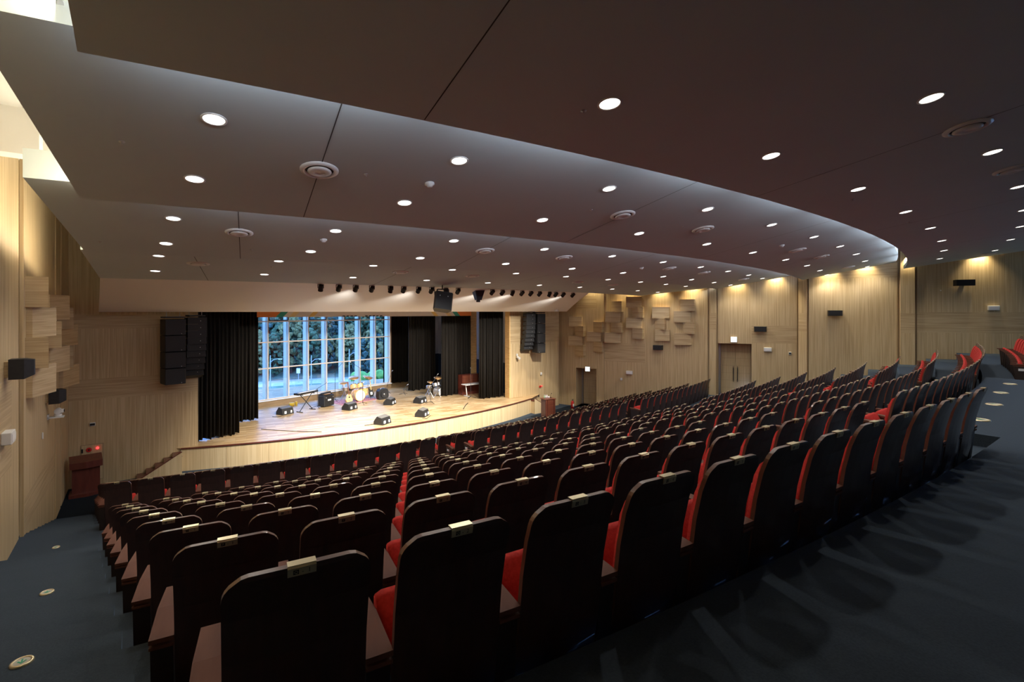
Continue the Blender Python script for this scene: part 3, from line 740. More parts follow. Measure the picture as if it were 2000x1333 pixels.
def cushion(mb, k, w, prf, T=None):
    """cushion from a closed side profile with softened sides; prf [(y,z)]"""
    n = len(prf); cy = sum(p[0] for p in prf)/n; cz = sum(p[1] for p in prf)/n; vs = []
    xs = [(-w/2, .80), (-w/2+.03, .97), (0, 1.0), (w/2-.03, .97), (w/2, .80)]
    for x, s_ in xs:
        for y, z in prf: vs.append((x, cy+(y-cy)*s_, cz+(z-cz)*(s_*.3+.7)))
    fs = [(a*n+i, a*n+(i+1) % n, (a+1)*n+(i+1) % n, (a+1)*n+i) for a in range(4) for i in range(n)]+[tuple(range(n)), tuple(range(5*n-1, 4*n-1, -1))]
    mb.add(vs, fs, k, T, smooth=True)
BC = [(.06, .36), (.105, .36), (.09, .50), (.062, .66), (.020, .82), (-.026, .905), (-.055, .925), (-.07, .91), (-.04, .82), (.0, .66), (.02, .52)]
SC = [(.12, .35), (.19, .31), (.255, .38), (.305, .47), (.335, .55), (.335, .59), (.31, .612), (.275, .595), (.215, .50), (.155, .41)]
def arm_mb(x):
    mb = MB(); mb.hull([(x+sx*w, y, z) for y, w, z0 in ((-.005, .051, .525), (.24, .046, .550), (.46, .034, .548)) for sx in (-1, 1) for z in (z0, z0+.022)], 'arm'); return mb
def side_mb(x):
    mb = MB(); mb.hull([(x+sx*.046, y, z) for y, z in ((.06, .01), (.012, .50), (.40, .52), (.36, .01)) for sx in (-1, 1)], 'side')
    mb.hull([(x+sx*w, y, z) for y, w, z in ((-.002, .050, .495), (.42, .036, .518), (-.002, .050, .510), (.42, .036, .533)) for sx in (-1, 1)], 'arm'); return mb
def seat_meshes():
    S = {}
    S['back_panel'] = shell_mesh().mesh('back_panel')
    m = MB(); cushion(m, 'red', .385, BC); S['back_cushion'] = m.mesh('back_cushion')
    m = MB(); cushion(m, 'red', .45, SC); S['seat_cushion'] = m.mesh('seat_cushion')
    m = MB(); m.hull([(sx*.19, y, z) for sx in (-1, 1) for y, z in ((.19, .305), (.225, .295), (.325, .46), (.355, .55), (.337, .562))], 'side'); S['seat_pan'] = m.mesh('seat_pan')
    for nm, x in (('L', -.28), ('R', .28)): S['arm'+nm] = arm_mb(x).mesh('armrest'); S['side'+nm] = side_mb(x).mesh('side_panel')
    m = MB(); m.hull([(sx*.043, y, z) for sx in (-1, 1) for y, z in ((-.127, 1.012), (-.134, 1.006), (-.1275, .978), (-.124, .978))], 'brass')
    m.hull([(sx*.043, y, z) for sx in (-1, 1) for y, z in ((-.132, 1.0155), (-.128, 1.0125), (-.096, 1.0155), (-.096, 1.0125))], 'brass'); S['number_plate'] = m.mesh('number_plate')
    m = MB(); m.box((-.329, .26, .44), (.006, .13, .055), 'paper'); m.box((-.3325, .215, .44), (.002, .035, .04), 'redp'); S['aisle_plate'] = m.mesh('aisle_plate')
    return S
S = seat_meshes()
import bmesh as _bm
for k_, me in S.items():
    b_ = _bm.new(); b_.from_mesh(me); _bm.ops.recalc_face_normals(b_, faces=b_.faces); b_.to_mesh(me); b_.free()
# printed marks for plates
def text_mesh(s_, size):
    cu = bpy.data.curves.new('t', 'FONT'); cu.body = s_; cu.size = size; cu.align_x = 'CENTER'; cu.align_y = 'CENTER'; cu.resolution_u = 2
    o = bpy.data.objects.new('t', cu); col.objects.link(o); bpy.context.view_layer.update()
    dg = bpy.context.evaluated_depsgraph_get(); me = o.evaluated_get(dg).to_mesh()
    vs = [v.co[:] for v in me.vertices]; fs = [list(p.vertices) for p in me.polygons]
    o.evaluated_get(dg).to_mesh_clear(); bpy.data.objects.remove(o); bpy.data.curves.remove(cu); return vs, fs
TXT = {}
def glyph(s_, size):
    if (s_, size) not in TXT: TXT[(s_, size)] = text_mesh(s_, size)
    return TXT[(s_, size)]
MARK = {}
# frame of the plate's rear face
def mark_mesh(letter, num):
    key = (letter, num)
    if key in MARK: return MARK[key]
    m = MB(); n0 = Vector((0, -.1340, 1.006)); n1 = Vector((0, -.1275, .978)); up = (n0-n1).normalized(); rt = Vector((1, 0, 0)); nr = rt.cross(up); c = (n0+n1)/2
    def put(vs, fs, k, x, off):
        m.add([tuple(c+rt*(p[0]+x)+up*p[1]+nr*off) for p in vs], fs, k)
    a = .0085; put([(-a, -a), (a, -a), (a, a), (-a, a)], [(0,1,2,3)], 'black', -.018, .0006)
    put(*glyph(letter, .015), 'brass', -.018, .0012)
    put(*glyph('-', .022), 'black', .002, .0006); put(*glyph(str(num), .023), 'black', .022, .0006)
    MARK[key] = m.mesh('plate_marking'); return MARK[key]
def put_seat(i_row, j, block, loc, rz, letter, num, last, label, group):
    t = thing('theatre_seat', loc, rz, label, 'seat', group)
    def ch(nm, me, par):
        o = bpy.data.objects.new(nm, me); col.objects.link(o); o.parent = par; return o
    ch('back_panel', S['back_panel'], t); ch('back_cushion', S['back_cushion'], t)
    sc = ch('seat_cushion', S['seat_cushion'], t); ch('seat_pan', S['seat_pan'], sc)
    ch('side_panel', S['sideL'], t); ch('armrest', S['armL'], t)
    if last: ch('side_panel', S['sideR'], t); ch('armrest', S['armR'], t)
    if j == 0: ch('aisle_plate', S['aisle_plate'], t)
    p = ch('number_plate', S['number_plate'], t); ch('plate_marking', mark_mesh(letter, num), p)
    return t
LET = 'QPONMLKJIHGFEDC'
seats = []
def add_row(i, R, z, letter, nrow):
    s_ = .56
    blocks = []
    a0 = math.asin((uL0(R)-CU)/R)
    blocks.append(('left', a0, 13, 1))
    if not (i == 0):
        uc = 8.5-.055*(61.8-R); blocks.append(('middle', math.asin((uc-CU)/R), 13, 14))
    ur = 16.85-.06*(62.85-R); n3 = 12
    blocks.append(('right', math.asin((ur-CU)/R), n3 if R > 53 else 14, 27))
    for b, a, n, num0 in blocks:
        for j in range(n):
            an = a+j*s_/R; Rs = R-.125
            u, v = CU+Rs*math.sin(an), CV-Rs*math.cos(an)
            if u > rwall(v)-.9: continue
            # picture position
            X = u*ca-v*sa; Z = u*sa+v*ca
            x = 1000+944*X/Z if Z > .1 else 9999; y = 608+944*(E-z-1)/Z if Z > .1 else 9999
            inview = Z > .3 and -120 < x < 2080 and y < 1500
            seats.append(dict(i=nrow, j=j, b=b, loc=(u, v, z), rz=an, letter=letter, num=num0+j, last=(j == n-1), d=math.hypot(X, Z), inview=inview))
for i in range(9): add_row(i, Rr(i), zr(i), LET[i], i+1)
for k in range(6): add_row(9+k, RH(k), zH(k) if k else E-4.52, LET[9+k], 10+k)
seats = [s_ for s_ in seats if s_['inview']]
seats.sort(key=lambda s_: s_['d'])
for s_ in seats[:300]:
    lab = 'dark wood red-cushioned seat, %s from left in %s block, %s row from back' % (ORD[s_['j']+1], s_['b'], ORD[s_['i']])
    put_seat(s_['i'], s_['j'], s_['b'], s_['loc'], s_['rz'], s_['letter'], s_['num'], s_['last'], lab, 'theatre seats of the %s block' % s_['b'])
rest = MB()
def put_into(rest, me, T):
    ks = [next(k for k, m_ in M.items() if m_ == mm) for mm in me.materials]
    for ki, k in enumerate(ks):
        fs = [list(p.vertices) for p in me.polygons if p.material_index == ki]
        used = sorted({a for f in fs for a in f}); mp = {a: n_ for n_, a in enumerate(used)}
        rest.add([me.vertices[a].co[:] for a in used], [[mp[a] for a in f] for f in fs], k, T)
for s_ in seats[300:]:
    T = Matrix.Translation(s_['loc']) @ Matrix.Rotation(s_['rz'], 4, 'Z')
    for nm in ('back_panel', 'back_cushion', 'seat_cushion', 'sideL', 'armL', 'number_plate')+(('sideR', 'armR') if s_['last'] else ()): put_into(rest, S[nm], T)
if rest.v:
    o = rest.build('theatre_seats', fix=False); tag(o, 'farther rows of dark wood theatre seats with red cushions', 'seats', kind='stuff')
# a paper card on one seat arm panel, as in the photo
def at_floor(x, y, z):
    a, b = ray(x); Z = (E-z)*944/(y-608); return a*Z, b*Z
# floor medallions
g = MB(); g.lathe([(.0001, .010), (.075, .010)], 'dialface', 24); m_face = g.mesh('medallion_face')
g = MB(); g.lathe([(.11, 0), (.11, .006), (.10, .013), (.078, .013), (.075, .008)], 'brass', 24); m_ring = g.mesh('medallion_ring')
g = MB(); g.add([(-.008, -.045, .0125), (.008, -.045, .0125), (.008, .02, .0125), (-.008, .02, .0125)], [(0,1,2,3)], 'green')
g.add([(-.045, .0, .0125), (-.03, -.012, .0125), (0, .03, .0125), (.03, -.012, .0125), (.045, .0, .0125), (0, .055, .0125)], [(0,1,2,5), (2,3,4,5)], 'green'); m_arr = g.mesh('arrow')
def medallion(u, v, z, lab, rz=0, sc=1):
    t = thing('floor_medallion', (u, v, z), rz, lab, 'floor marker', 'round brass exit markers set in the carpet'); t.scale = (sc, sc, 1)
    for nm, me in (('medallion_ring', m_ring), ('medallion_face', m_face), ('arrow', m_arr)):
        o = bpy.data.objects.new(nm, me); col.objects.link(o); o.parent = t
def aisle_z(u, v):
    R = math.hypot(u-CU, v-CV)
    if R >= EDGE: return ZP
    for i in range(9):
        Rb = EDGE-DR*i
        if Rb-DR < R <= Rb: return zr(i)+(DZ/2 if R > Rb-.5 else 0)
    return E-4.52
def aisle_hit(x, y):
    a, b = ray(x); Z = 1.0
    while E-(y-608)/944*Z > aisle_z(a*Z, b*Z)+.004 and Z < 30: Z += .01
    return a*Z, b*Z, aisle_z(a*Z, b*Z)
for (x, y), w in (((41, 1300), 'nearest'), ((91, 1161), 'second'), ((109, 1071), 'farthest')):
    u, v, z = aisle_hit(x, y); medallion(u, v+.03, z, 'round brass floor marker with a green arrow, %s in the left aisle' % w, PI, .55)
for i, (x, y) in enumerate([(1915, 821), (1942, 791), (1955, 768), (1973, 751)]):
    u, v = at_floor(x, y, ZP); medallion(u, v, ZP, 'round brass marker on the raised carpet, %s from the left end of its line' % ORD[i+1])
# ------------------------------------------------------------------ sound diffusing blocks on the walls
def diffuser(p, rz, w, h, d0, d1, lab, grp):
    """wedge block: local x along the wall, local -y out of the wall; d0 depth at x=0, d1 at x=w"""
    g = MB(); g.prism([(0, 0), (w, 0), (w, -d1), (0, -d0)], 0, h, 'oakH', axis='z')
    o = g.build('wall_block', loc=p, rz=rz); tag(o, lab, 'wall panel', grp); return o
def wallZ(x):      # depth along the straight right wall line
    a, b = ray(x)
    lo = None; Z = 15.
    while Z < 40:
        if a*Z >= rwall(b*Z): return Z
        Z += .01
    return Z
RB = [(1115,1138,619,638,1),(1124,1144,637,657,0),(1114,1139,656,675,1),(1124,1144,674,695,0),(1160,1180,629,649,0),(1150,1175,648,667,1),(1160,1180,667,687,0),
 (1195,1218,589,610,0),(1186,1213,609,630,1),(1194,1218,630,650,0),(1184,1213,650,670,1),(1226,1253,580,601,1),(1236,1258,600,621,0),(1226,1254,621,641,1),(1236,1258,641,662,0),
 (1276,1308,600,622,1),(1280,1301,622,644,0),(1282,1309,644,666,1),(1329,1358,585,608,0),(1318,1350,608,630,1),(1335,1358,629,652,0),(1319,1351,651,674,1)]
for i, (x0, x1, y0, y1, ty) in enumerate(RB):
    Z0, Z1 = wallZ(x0), wallZ(x1); p0 = (ray(x0)[0]*Z0, ray(x0)[1]*Z0); p1 = (ray(x1)[0]*Z1, ray(x1)[1]*Z1)
    d = Vector((p1[0]-p0[0], p1[1]-p0[1])); w = d.length; rz = math.atan2(d.y, d.x); Zm = (Z0+Z1)/2
    zt, zb = E+(608-y0)*Zm/944, E+(608-y1)*Zm/944
    colr = 'nearest the stage door' if x1 < 1150 else 'above and right of the stage door' if x1 < 1182 else 'in the third column' if x1 < 1220 else 'in the middle column' if x1 < 1262 else 'above the small black speaker' if x1 < 1312 else 'in the last column'
    rank = sum(1 for q in RB[:i] if abs(q[0]-x0) < 16 and abs((q[1]) - x1) < 16)+1
    diffuser((p0[0], p0[1], zb), rz, w, zt-zb, (.10 if ty == 0 else .32)*1.0, (.38 if ty == 0 else .12), 'oak wedge block on right wall, %s down %s' % (ORD[rank], colr), 'oak wedge blocks on the right wall')
LB = [(14.2, .75, .65, .73, 0, 'near'), (14.3, .85, .64, .08, 1, 'near'), (14.2, .75, .65, -.56, 0, 'near'), (14.3, .85, .66, -1.18, 1, 'near'),
      (16.75, 1.0, .65, .42, 1, 'middle'), (16.3, .8, .66, -.25, 0, 'middle'), (16.75, 1.0, .66, -.93, 1, 'middle'),
      (18.9, .9, .62, .1, 0, 'far'), (18.9, .95, .62, -.40, 1, 'far'), (18.9, .9, .62, -1.02, 0, 'far'), (19.3, .95, .62, -1.64, 1, 'far')]
cnt = {}
for v, w, h, top_, ty, cn in LB:
    cnt[cn] = cnt.get(cn, 0)+1
    g = MB(); d0, d1 = (.36, .10) if ty == 0 else (.10, .38)
    g.prism([(0, 0), (0, w), (d1, w), (d0, 0)], 0, h, 'oakH', axis='z')
    o = g.build('wall_block', loc=(LW+.0, v, E+top_-h)); tag(o, 'oak wedge block on the left wall, %s down in the %s column' % (ORD[cnt[cn]], cn), 'wall panel', 'oak wedge blocks on the left wall')
# ------------------------------------------------------------------ wall fittings
def wall_frame_right(x, y):
    Z = wallZ(x); a, b = ray(x); u, v = a*Z, b*Z
    u2 = rwall(v-.2); d = Vector((u2-u, -.2)).normalized(); return (u, v, E+(608-y)*Z/944), math.atan2(d.y, d.x), Z
def wall_speaker(loc, rz, lab, w=.62, h=.26, d=.30):
    t = thing('wall_speaker', loc, rz, lab, 'loudspeaker', 'black wall loudspeakers')
    g = MB(); g.prism([(-w/2, -.04), (w/2, -.04), (w/2-.04, -d), (-w/2+.04, -d)], -h/2, h/2, 'blackp', axis='z'); g.build('cabinet', t)
    g = MB(); g.box((0, -d-.004, 0), (w-.12, .01, h-.05), 'grille'); g.build('grille', t)
    g = MB(); g.box((0, -.02, 0), (.12, .06, .12), 'steel'); g.build('bracket', t)
for x, y, lab, w in ((1286, 679, 'small black speaker on the right wall below the oak blocks', .55), (1485, 643, 'small black speaker on the right wall above the double door', .6), (1631, 612, 'small black speaker on the right wall in the middle panel', .62), (1881, 553, 'small black speaker on the right wall, nearest the camera side', .7)):
    p, rz, Z = wall_frame_right(x, y); wall_speaker(p, rz, lab, w)
def tall_speaker(loc, rz, lab):
    t = thing('wall_speaker', loc, rz, lab, 'loudspeaker', 'black wall loudspeakers'); w, d, h = .30, .34, .36
    g = MB(); g.hull([(x, y, z) for x, y in ((-w/2, -.06), (w/2, -.06), (w/2, -.26), (-w/2, -.26)) for z in (-h/2, h/2)]+[(-.06, -d-.04, -h/2+.06), (.06, -d-.04, -h/2+.06), (-.06, -d-.04, h/2-.02), (.06, -d-.04, h/2-.02)], 'blackp'); g.build('cabinet', t)
    g = MB(); g.box((0, -.03, 0), (.2, .06, .28), 'oakH'); g.build('bracket', t)
def left_at(x, y, off=0.):
    a, b = ray(x); Z = (LW+off)/a; return (LW, b*Z, E+(608-y)*Z/944), Z
p, Z = left_at(10, 722); tall_speaker(p, PI/2, 'black angled loudspeaker on the left wall nearest the camera')
p, Z = left_at(90, 776); tall_speaker(p, PI/2, 'black angled loudspeaker on the left wall under the oak blocks')
def box_fit(name, loc, rz, d, k, lab, cat, group=None, lid=None):
    t = thing(name, loc, rz, lab, cat, group); g = MB(); g.box((0, -d[1]/2, 0), d, k, bev=.012); g.build('housing', t)
    if lid: g = MB(); g.box((0, -d[1]-.003, 0), (d[0]*.86, .008, d[2]*.6), lid); g.build('front_cover', t)
    return t
for x, y, lab in ((1230, 728, 'white emergency light box on the right wall near the stage door'), (1499.5, 683, 'white emergency light box beside the double door'), (1939, 602, 'white emergency light box near the back of the right wall')):
    p, rz, Z = wall_frame_right(x, y); box_fit('emergency_light', p, rz, (.36, .14, .2), 'plastic', lab, 'emergency light', 'white emergency light boxes', 'paper')
for x, y, lab in ((1214, 741, 'small white wall sensor right of the stage door'), (1543, 690.5, 'small white and dark wall sensor right of the double door'), (1837, 568, 'tiny white sensor high on the right wall')):
    p, rz, Z = wall_frame_right(x, y); t = box_fit('wall_sensor', p, rz, (.12, .06, .14) if y > 600 else (.05, .03, .05), 'plastic', lab, 'sensor', 'small wall sensors', 'black' if x == 1543 else None)
for x, y, lab in ((1148.5, 721, 'lit exit sign above the stage door'), (1433.5, 663.5, 'lit exit sign above the double door')):
    p, rz, Z = wall_frame_right(x, y); t = thing('exit_sign', p, rz, lab, 'exit sign', 'lit exit signs'); g = MB(); g.box((0, -.05, 0), (.30, .08, .28), 'plastic'); g.build('housing', t)
    g = MB(); g.box((0, -.094, 0), (.27, .008, .25), 'exit'); g.build('lit_face', t)
    g = MB(); g.cyl((.0, -.100, .065), (.0, -.104, .065), .02, 'exitfig'); g.hull([(sx*.02-.005+(.02 if z < 0 else 0), y_, z) for sx in (-1, 1) for y_ in (-.099, -.102) for z in (.045, -.02)], 'exitfig')
    for q in ((-.05, -.08), (.05, -.07)): g.cyl((0, -.1, -.01), (q[0], -.1, q[1]), .01, 'exitfig', n=6)
    for q in ((-.05, .02), (.055, .01)): g.cyl((0, -.1, .035), (q[0], -.1, q[1]), .008, 'exitfig', n=6)
    g.build('running_figure', t)
# left wall: ptz camera on shelf, white box, switch
p, Z = left_at(93, 806); t = thing('wall_camera', p, PI/2, 'white remote camera on a shelf bracket on the left wall', 'camera')
g = MB(); g.box((0, -.16, -.14), (.2, .32, .03), 'plastic'); g.box((0, -.015, -.12), (.2, .03, .12), 'plastic'); g.build('shelf', t)
g = MB(); g.cyl((0, -.2, -.12), (0, -.2, -.06), .08, 'plastic'); g.build('base', t)
g = MB(); g.cyl((-.09, -.2, .01), (.09, -.2, .01), .075, 'plastic', n=16); g.box((0, -.27, .01), (.09, .08, .09), 'plastic'); g.cyl((0, -.31, .01), (0, -.325, .01), .035, 'black'); g.build('camera_head', t)
p, Z = left_at(5, 856); box_fit('emergency_light', p, PI/2, (.34, .14, .22), 'plastic', 'white box light on the left wall below the speaker', 'emergency light', 'white emergency light boxes', 'paper')
p, Z = left_at(81.5, 852); box_fit('light_switch', p, PI/2, (.05, .03, .17), 'plastic', 'slim white switch plate on the left wall', 'switch')
# left flank fittings
def flank_at(x, y, v=VF): a, b = ray(x); Z = v/b; return (a*Z, v, E+(608-y)*Z/944), Z
p, Z = flank_at(181, 829); box_fit('wall_sensor', p, 0, (.15, .06, .12), 'plastic', 'small white sensor on the wall above the left lectern', 'sensor', 'small wall sensors', 'black')
pa, Z = flank_at(158.5, 872); pb, _ = flank_at(201, 934)
t = thing('hydrant_cabinet', ((pa[0]+pb[0])/2, VF, (pa[2]+pb[2])/2), 0, 'flush oak cabinet door with red lamp and bell behind the left lectern', 'cabinet')
w, h = pb[0]-pa[0], pa[2]-pb[2]
g = MB(); g.box((0, -.015, 0), (w, .03, h), 'oakV'); g.box((0, -.008, 0), (w+.04, .012, h+.04), 'oakdark'); g.build('cabinet_door', t)
g = MB(); g.cyl((-.08, -.03, h/2-.15), (-.08, -.06, h/2-.15), .075, 'redp'); g.cyl((-.08, -.06, h/2-.15), (-.08, -.065, h/2-.15), .025, 'black'); g.build('alarm_bell', t)
g = MB(); g.cyl((.14, -.03, h/2-.12), (.14, -.08, h/2-.12), .04, 'redled'); g.build('red_lamp', t)
g = MB(); g.box((-.25, -.04, h/2-.17), (.05, .02, .13), 'black'); g.build('switch', t)
# right flank fittings
def flr(x, y): return flank_at(x, y, VFR)
p, Z = flr(1056, 730); box_fit('wall_sensor', p, 0, (.12, .08, .15), 'plastic', 'small white wall sensor above the right lectern', 'sensor', 'small wall sensors')
p, Z = flr(1054.5, 755.5); t = thing('alarm_bell', p, 0, 'small red fire alarm bell on the wall above the right lectern', 'alarm')
g = MB(); g.cyl((0, 0, 0), (0, -.05, 0), .07, 'redp'); g.build('bell', t); g = MB(); g.cyl((.13, 0, .03), (.13, -.05, .03), .03, 'redled'); g.build('red_lamp', t)
p, Z = flr(1052, 774); box_fit('light_switch', p, 0, (.08, .03, .12), 'black', 'small dark switch on the wall left of the right lectern', 'switch')
p, Z = flr(1008.5, 697); t = thing('wall_camera', p, 0, 'small white camera on the wall left of the right speaker stack', 'camera')
g = MB(); g.box((0, -.05, .1), (.08, .1, .14), 'plastic'); g.build('bracket', t); g = MB(); g.cyl((-.0, -.12, -.03), (-.0, -.3, -.08), .07, 'plastic'); g.build('camera_head', t)
# ------------------------------------------------------------------ loudspeaker arrays
def array_stack(loc, rz, lab, n_sub=4, n_el=9, mirror=1, w=.62):
    t = thing('hanging_loudspeaker_array', loc, rz, lab, 'loudspeaker')
    H_ = 2.3; hs = H_/n_sub
    for i in range(n_sub):
        g = MB(); zc = -hs*(i+.5); g.box((0, 0, zc), (w, .62, hs-.02), 'blackp', bev=.015); g.box((0, -.315, zc), (w*.9, .012, hs-.09), 'grille')
        g.cyl((w*.28*mirror, -.32, zc-hs*.40), (w*.28*mirror, -.33, zc-hs*.40), .012, 'plastic', n=8)
        g.build('subwoofer', t)
    x = mirror*(w/2+.38); y0 = 0; z = .05; ang = 0
    for i in range(n_el):
        he = H_/n_el*1.0; g = MB(); T = Matrix.Translation((x-mirror*.00, y0, z)) @ Matrix.Rotation(-ang, 4, 'X')
        g.hull([(sx*.30, y, zz) for sx in (-1, 1) for y, zz in ((-.22, 0), (-.22, -he+.015), (.2, -.035), (.2, -he+.05))], 'blackp', T)
        g.box((0, -.225, -he/2), (.54, .012, he-.04), 'grille', T); g.cyl((.10, -.232, -he/2), (.10, -.238, -he/2), .012, 'plastic', n=8, T=T)
        g.build('line_element', t)
        z -= he*math.cos(ang); y0 -= -he*math.sin(ang)*1.0; ang += math.radians(3.0)
    g = MB(); g.box((0, 0, .06), (w, .5, .05), 'blackp'); g.box((x, 0, .11), (.5, .5, .05), 'blackp')
    for px in (-.2, .2):
        g.cyl((px, 0, .06), (px, 0, 1.6), .012, 'steel', n=6); g.cyl((x+px, 0, .1), (x+px, 0, 1.6), .012, 'steel', n=6)
    g.build('rigging_frame', t)
a, b = ray(338); Z = 20.9/b; array_stack((a*Z, 20.9, E-.28), math.radians(12), 'tall black loudspeaker array hanging left of the stage opening')
a, b = ray(1050); Z = 21.7/b; array_stack((a*Z, 21.6, E-.15), math.radians(-8), 'tall black loudspeaker array hanging right of the stage opening', mirror=-1, w=.55)
# centre speaker and projector
a, b = ray(865); Z = 17.3; t = thing('hanging_loudspeaker', (a*Z, b*Z, E+.36), math.radians(-22), 'big black loudspeaker hanging by a bracket in front of the pale soffit', 'loudspeaker')
T = Matrix.Rotation(math.radians(8), 4, 'Y') @ Matrix.Rotation(math.radians(-14), 4, 'X')
g = MB(); g.prism([(-.24, .25), (.24, .25), (.33, -.1), (.28, -.25), (-.28, -.25), (-.33, -.1)], -.36, .28, 'blackp', axis='z', T=T); g.build('cabinet', t)
g = MB(); g.box((0, -.255, -.04), (.5, .01, .56), 'grille', T); g.cyl((-.15, -.262, .12), (-.15, -.27, .12), .02, 'steel', T=T); g.cyl((.13, -.262, .12), (.13, -.27, .12), .02, 'steel', T=T); g.build('grille', t)
g = MB(); g.tube([(-.2, 0, .28), (-.2, 0, .42), (.2, 0, .42), (.2, 0, .22)], .022, 'blackp'); g.cyl((-.02, 0, .42), (-.02, 0, .9), .02, 'blackp'); g.tube([(-.28, .1, .2), (-.3, .1, .52)], .012, 'blackp'); g.build('bracket', t)
u, v = arc_at(934, 47.6); t = thing('projector', (u, v, E+.86), math.radians(-10), 'black funnel-shaped hanging projector between the ceiling spotlights', 'projector')
g = MB(); g.hull([(sx*.23, y, .06) for sx in (-1, 1) for y in (-.2, .2)]+[(sx*.10, y, -.42) for sx in (-1, 1) for y in (-.12, .12)], 'blackp'); g.build('cone_body', t)
g = MB(); g.cyl((0, 0, -.42), (0, 0, -.5), .08, 'blackp'); g.build('lens_end', t)
# ------------------------------------------------------------------ lecterns
t = thing('lectern', (-1.45, 20.75, 0), math.radians(6), 'dark red wooden lectern on the carpet in the far left corner', 'lectern')
g = MB(); g.prism([(-.34, -.18), (.34, -.18), (.30, .22), (-.30, .22)], .10, .90, 'mahD', axis='z'); g.build('body', t)
g = MB(); g.prism([(-.42, -.28), (0, -.36), (.42, -.28), (.38, .28), (-.38, .28)], 0, .10, 'mahD', axis='z'); g.build('plinth', t)
g = MB(); g.hull([(x, y, z) for x, y in ((-.40, -.28), (0, -.36), (.40, -.28)) for z in (.90, 1.10)]+[(-.4, .3, 1.2), (.4, .3, 1.2), (-.34, .3, .95), (.34, .3, .95)], 'mahD'); g.build('desk_top', t)
a, b = ray(1070.5); Z = 25.9; lx, ly = a*Z, b*Z
t = thing('lectern', (lx, ly, 0), math.radians(-12), 'brown wooden lectern at the right end of the stage, bottles on top', 'lectern')
g = MB(); g.box((0, 0, .6), (.60, .5, 1.2), 'mahD', bev=.01); g.build('body', t)
g = MB(); g.box((0, -.26, .62), (.34, .03, 1.1), 'mah'); g.box((-.25, -.26, .62), (.06, .05, 1.14), 'mah'); g.box((.25, -.26, .62), (.06, .05, 1.14), 'mah'); g.build('front_panel', t)
g = MB(); g.box((0, 0, 1.21), (.68, .56, .04), 'mah', bev=.01); g.build('desk_top', t)
rzl = math.radians(-12)
def lp(x, y, z): return (lx+x*math.cos(rzl)-y*math.sin(rzl), ly+x*math.sin(rzl)+y*math.cos(rzl), z)
for i, (x, k, lab) in enumerate(((-.22, 'bottle', 'small greenish bottle, leftmost on the right lectern'), (-.14, 'paper', 'small clear bottle beside the green one on the right lectern'), (-.06, 'paper', 'small clear bottle in the middle of the right lectern'))):
    t2 = thing('water_bottle', lp(x, 0, 1.23), 0, lab, 'bottle', 'small bottles on the right lectern'); g = MB(); g.lathe([(.0001, 0), (.03, 0), (.03, .12), (.012, .16), (.012, .18)], k, 12); g.build('bottle_body', t2); g = MB(); g.cyl((0, 0, .178), (0, 0, .2), .014, 'plastic', n=8); g.build('cap', t2)
g = MB(); g.lathe([(.0001, 0), (.03, 0), (.038, .09), (.035, .09), (.028, .01)], 'paper', 14); tag(g.build('paper_cup', loc=lp(.06, .02, 1.23)), 'white cup on the right lectern', 'cup')
t2 = thing('microphone', lp(.17, 0, 1.23), 0, 'thin black gooseneck microphone on the right lectern', 'microphone'); g = MB(); g.cyl((0, 0, 0), (0, 0, .02), .04, 'black'); g.build('base', t2); g = MB(); g.tube([(0, 0, .02), (0, .02, .15), (0, -.04, .24)], .006, 'black'); g.build('gooseneck', t2); g = MB(); g.sphere((0, -.05, .25), .022, 'black'); g.build('mic_head', t2)
# fire extinguisher and box in the right front corner
a, b = ray(1118); Z = 29.0; t = thing('fire_extinguisher', (a*Z, b*Z, 0), 0, 'red fire extinguisher on the carpet left of the stage door', 'fire extinguisher')
g = MB(); g.lathe([(.0001, 0), (.09, 0), (.09, .42), (.05, .5), (.03, .52), (.0001, .52)], 'redp', 16); g.build('cylinder', t)
g = MB(); g.box((0, -.092, .26), (.1, .01, .16), 'paper'); g.build('label_plate', t); g = MB(); g.cyl((0, 0, .52), (0, 0, .58), .02, 'black'); g.box((0, -.05, .6), (.03, .14, .02), 'black'); g.tube([(.03, 0, .55), (.11, -.02, .45), (.11, -.03, .15)], .01, 'black'); g.build('handle_and_hose', t)
# ------------------------------------------------------------------ things on the stage
def sp(x, y, z=None): return at_floor(x, y, ZS if z is None else z)
def monitor(x, y, rz, lab):
    u, v = sp(x, y); t = thing('stage_monitor', (u, v, ZS), math.radians(rz), lab, 'loudspeaker', 'black wedge stage monitors')
    w = .62; g = MB(); g.prism([(-.24, 0), (.26, 0), (.26, .14), (.08, .36), (-.16, .30)], -w/2, w/2, 'blackp', axis='x'); g.build('cabinet', t)
    g = MB(); g.hull([(sx*(w/2-.02), y_, z_) for sx in (-1, 1) for y_, z_ in ((.262, .16), (.09, .372), (.252, .15), (.08, .362))], 'monitor'); g.build('grille', t)
    g = MB(); g.box((-.16, -.235, .12), (.1, .03, .12), 'paper'); g.box((.17, -.225, .12), (.07, .03, .12), 'paper')
    g.hull([(sx*(w/2-.03), y_, z_) for sx in (-1, 1) for y_, z_ in ((-.155, .306), (.07, .364), (-.155, .300), (.07, .358))], 'monitor'); g.build('rear_panel', t)
for q in ((557, 809, 25, 'black wedge monitor at the left front of the stage'), (683.5, 800, 30, 'black wedge monitor in front of the drum kit'), (762, 790, 45, 'black wedge monitor in front of the guitar amplifier'),
          (821, 787, 28, 'black wedge monitor farthest right towards the small drum kit'), (747.5, 828, 30, 'black wedge monitor at the front edge in the middle'), (825, 813, 40, 'black wedge monitor at the right front edge of the stage')): monitor(*q)
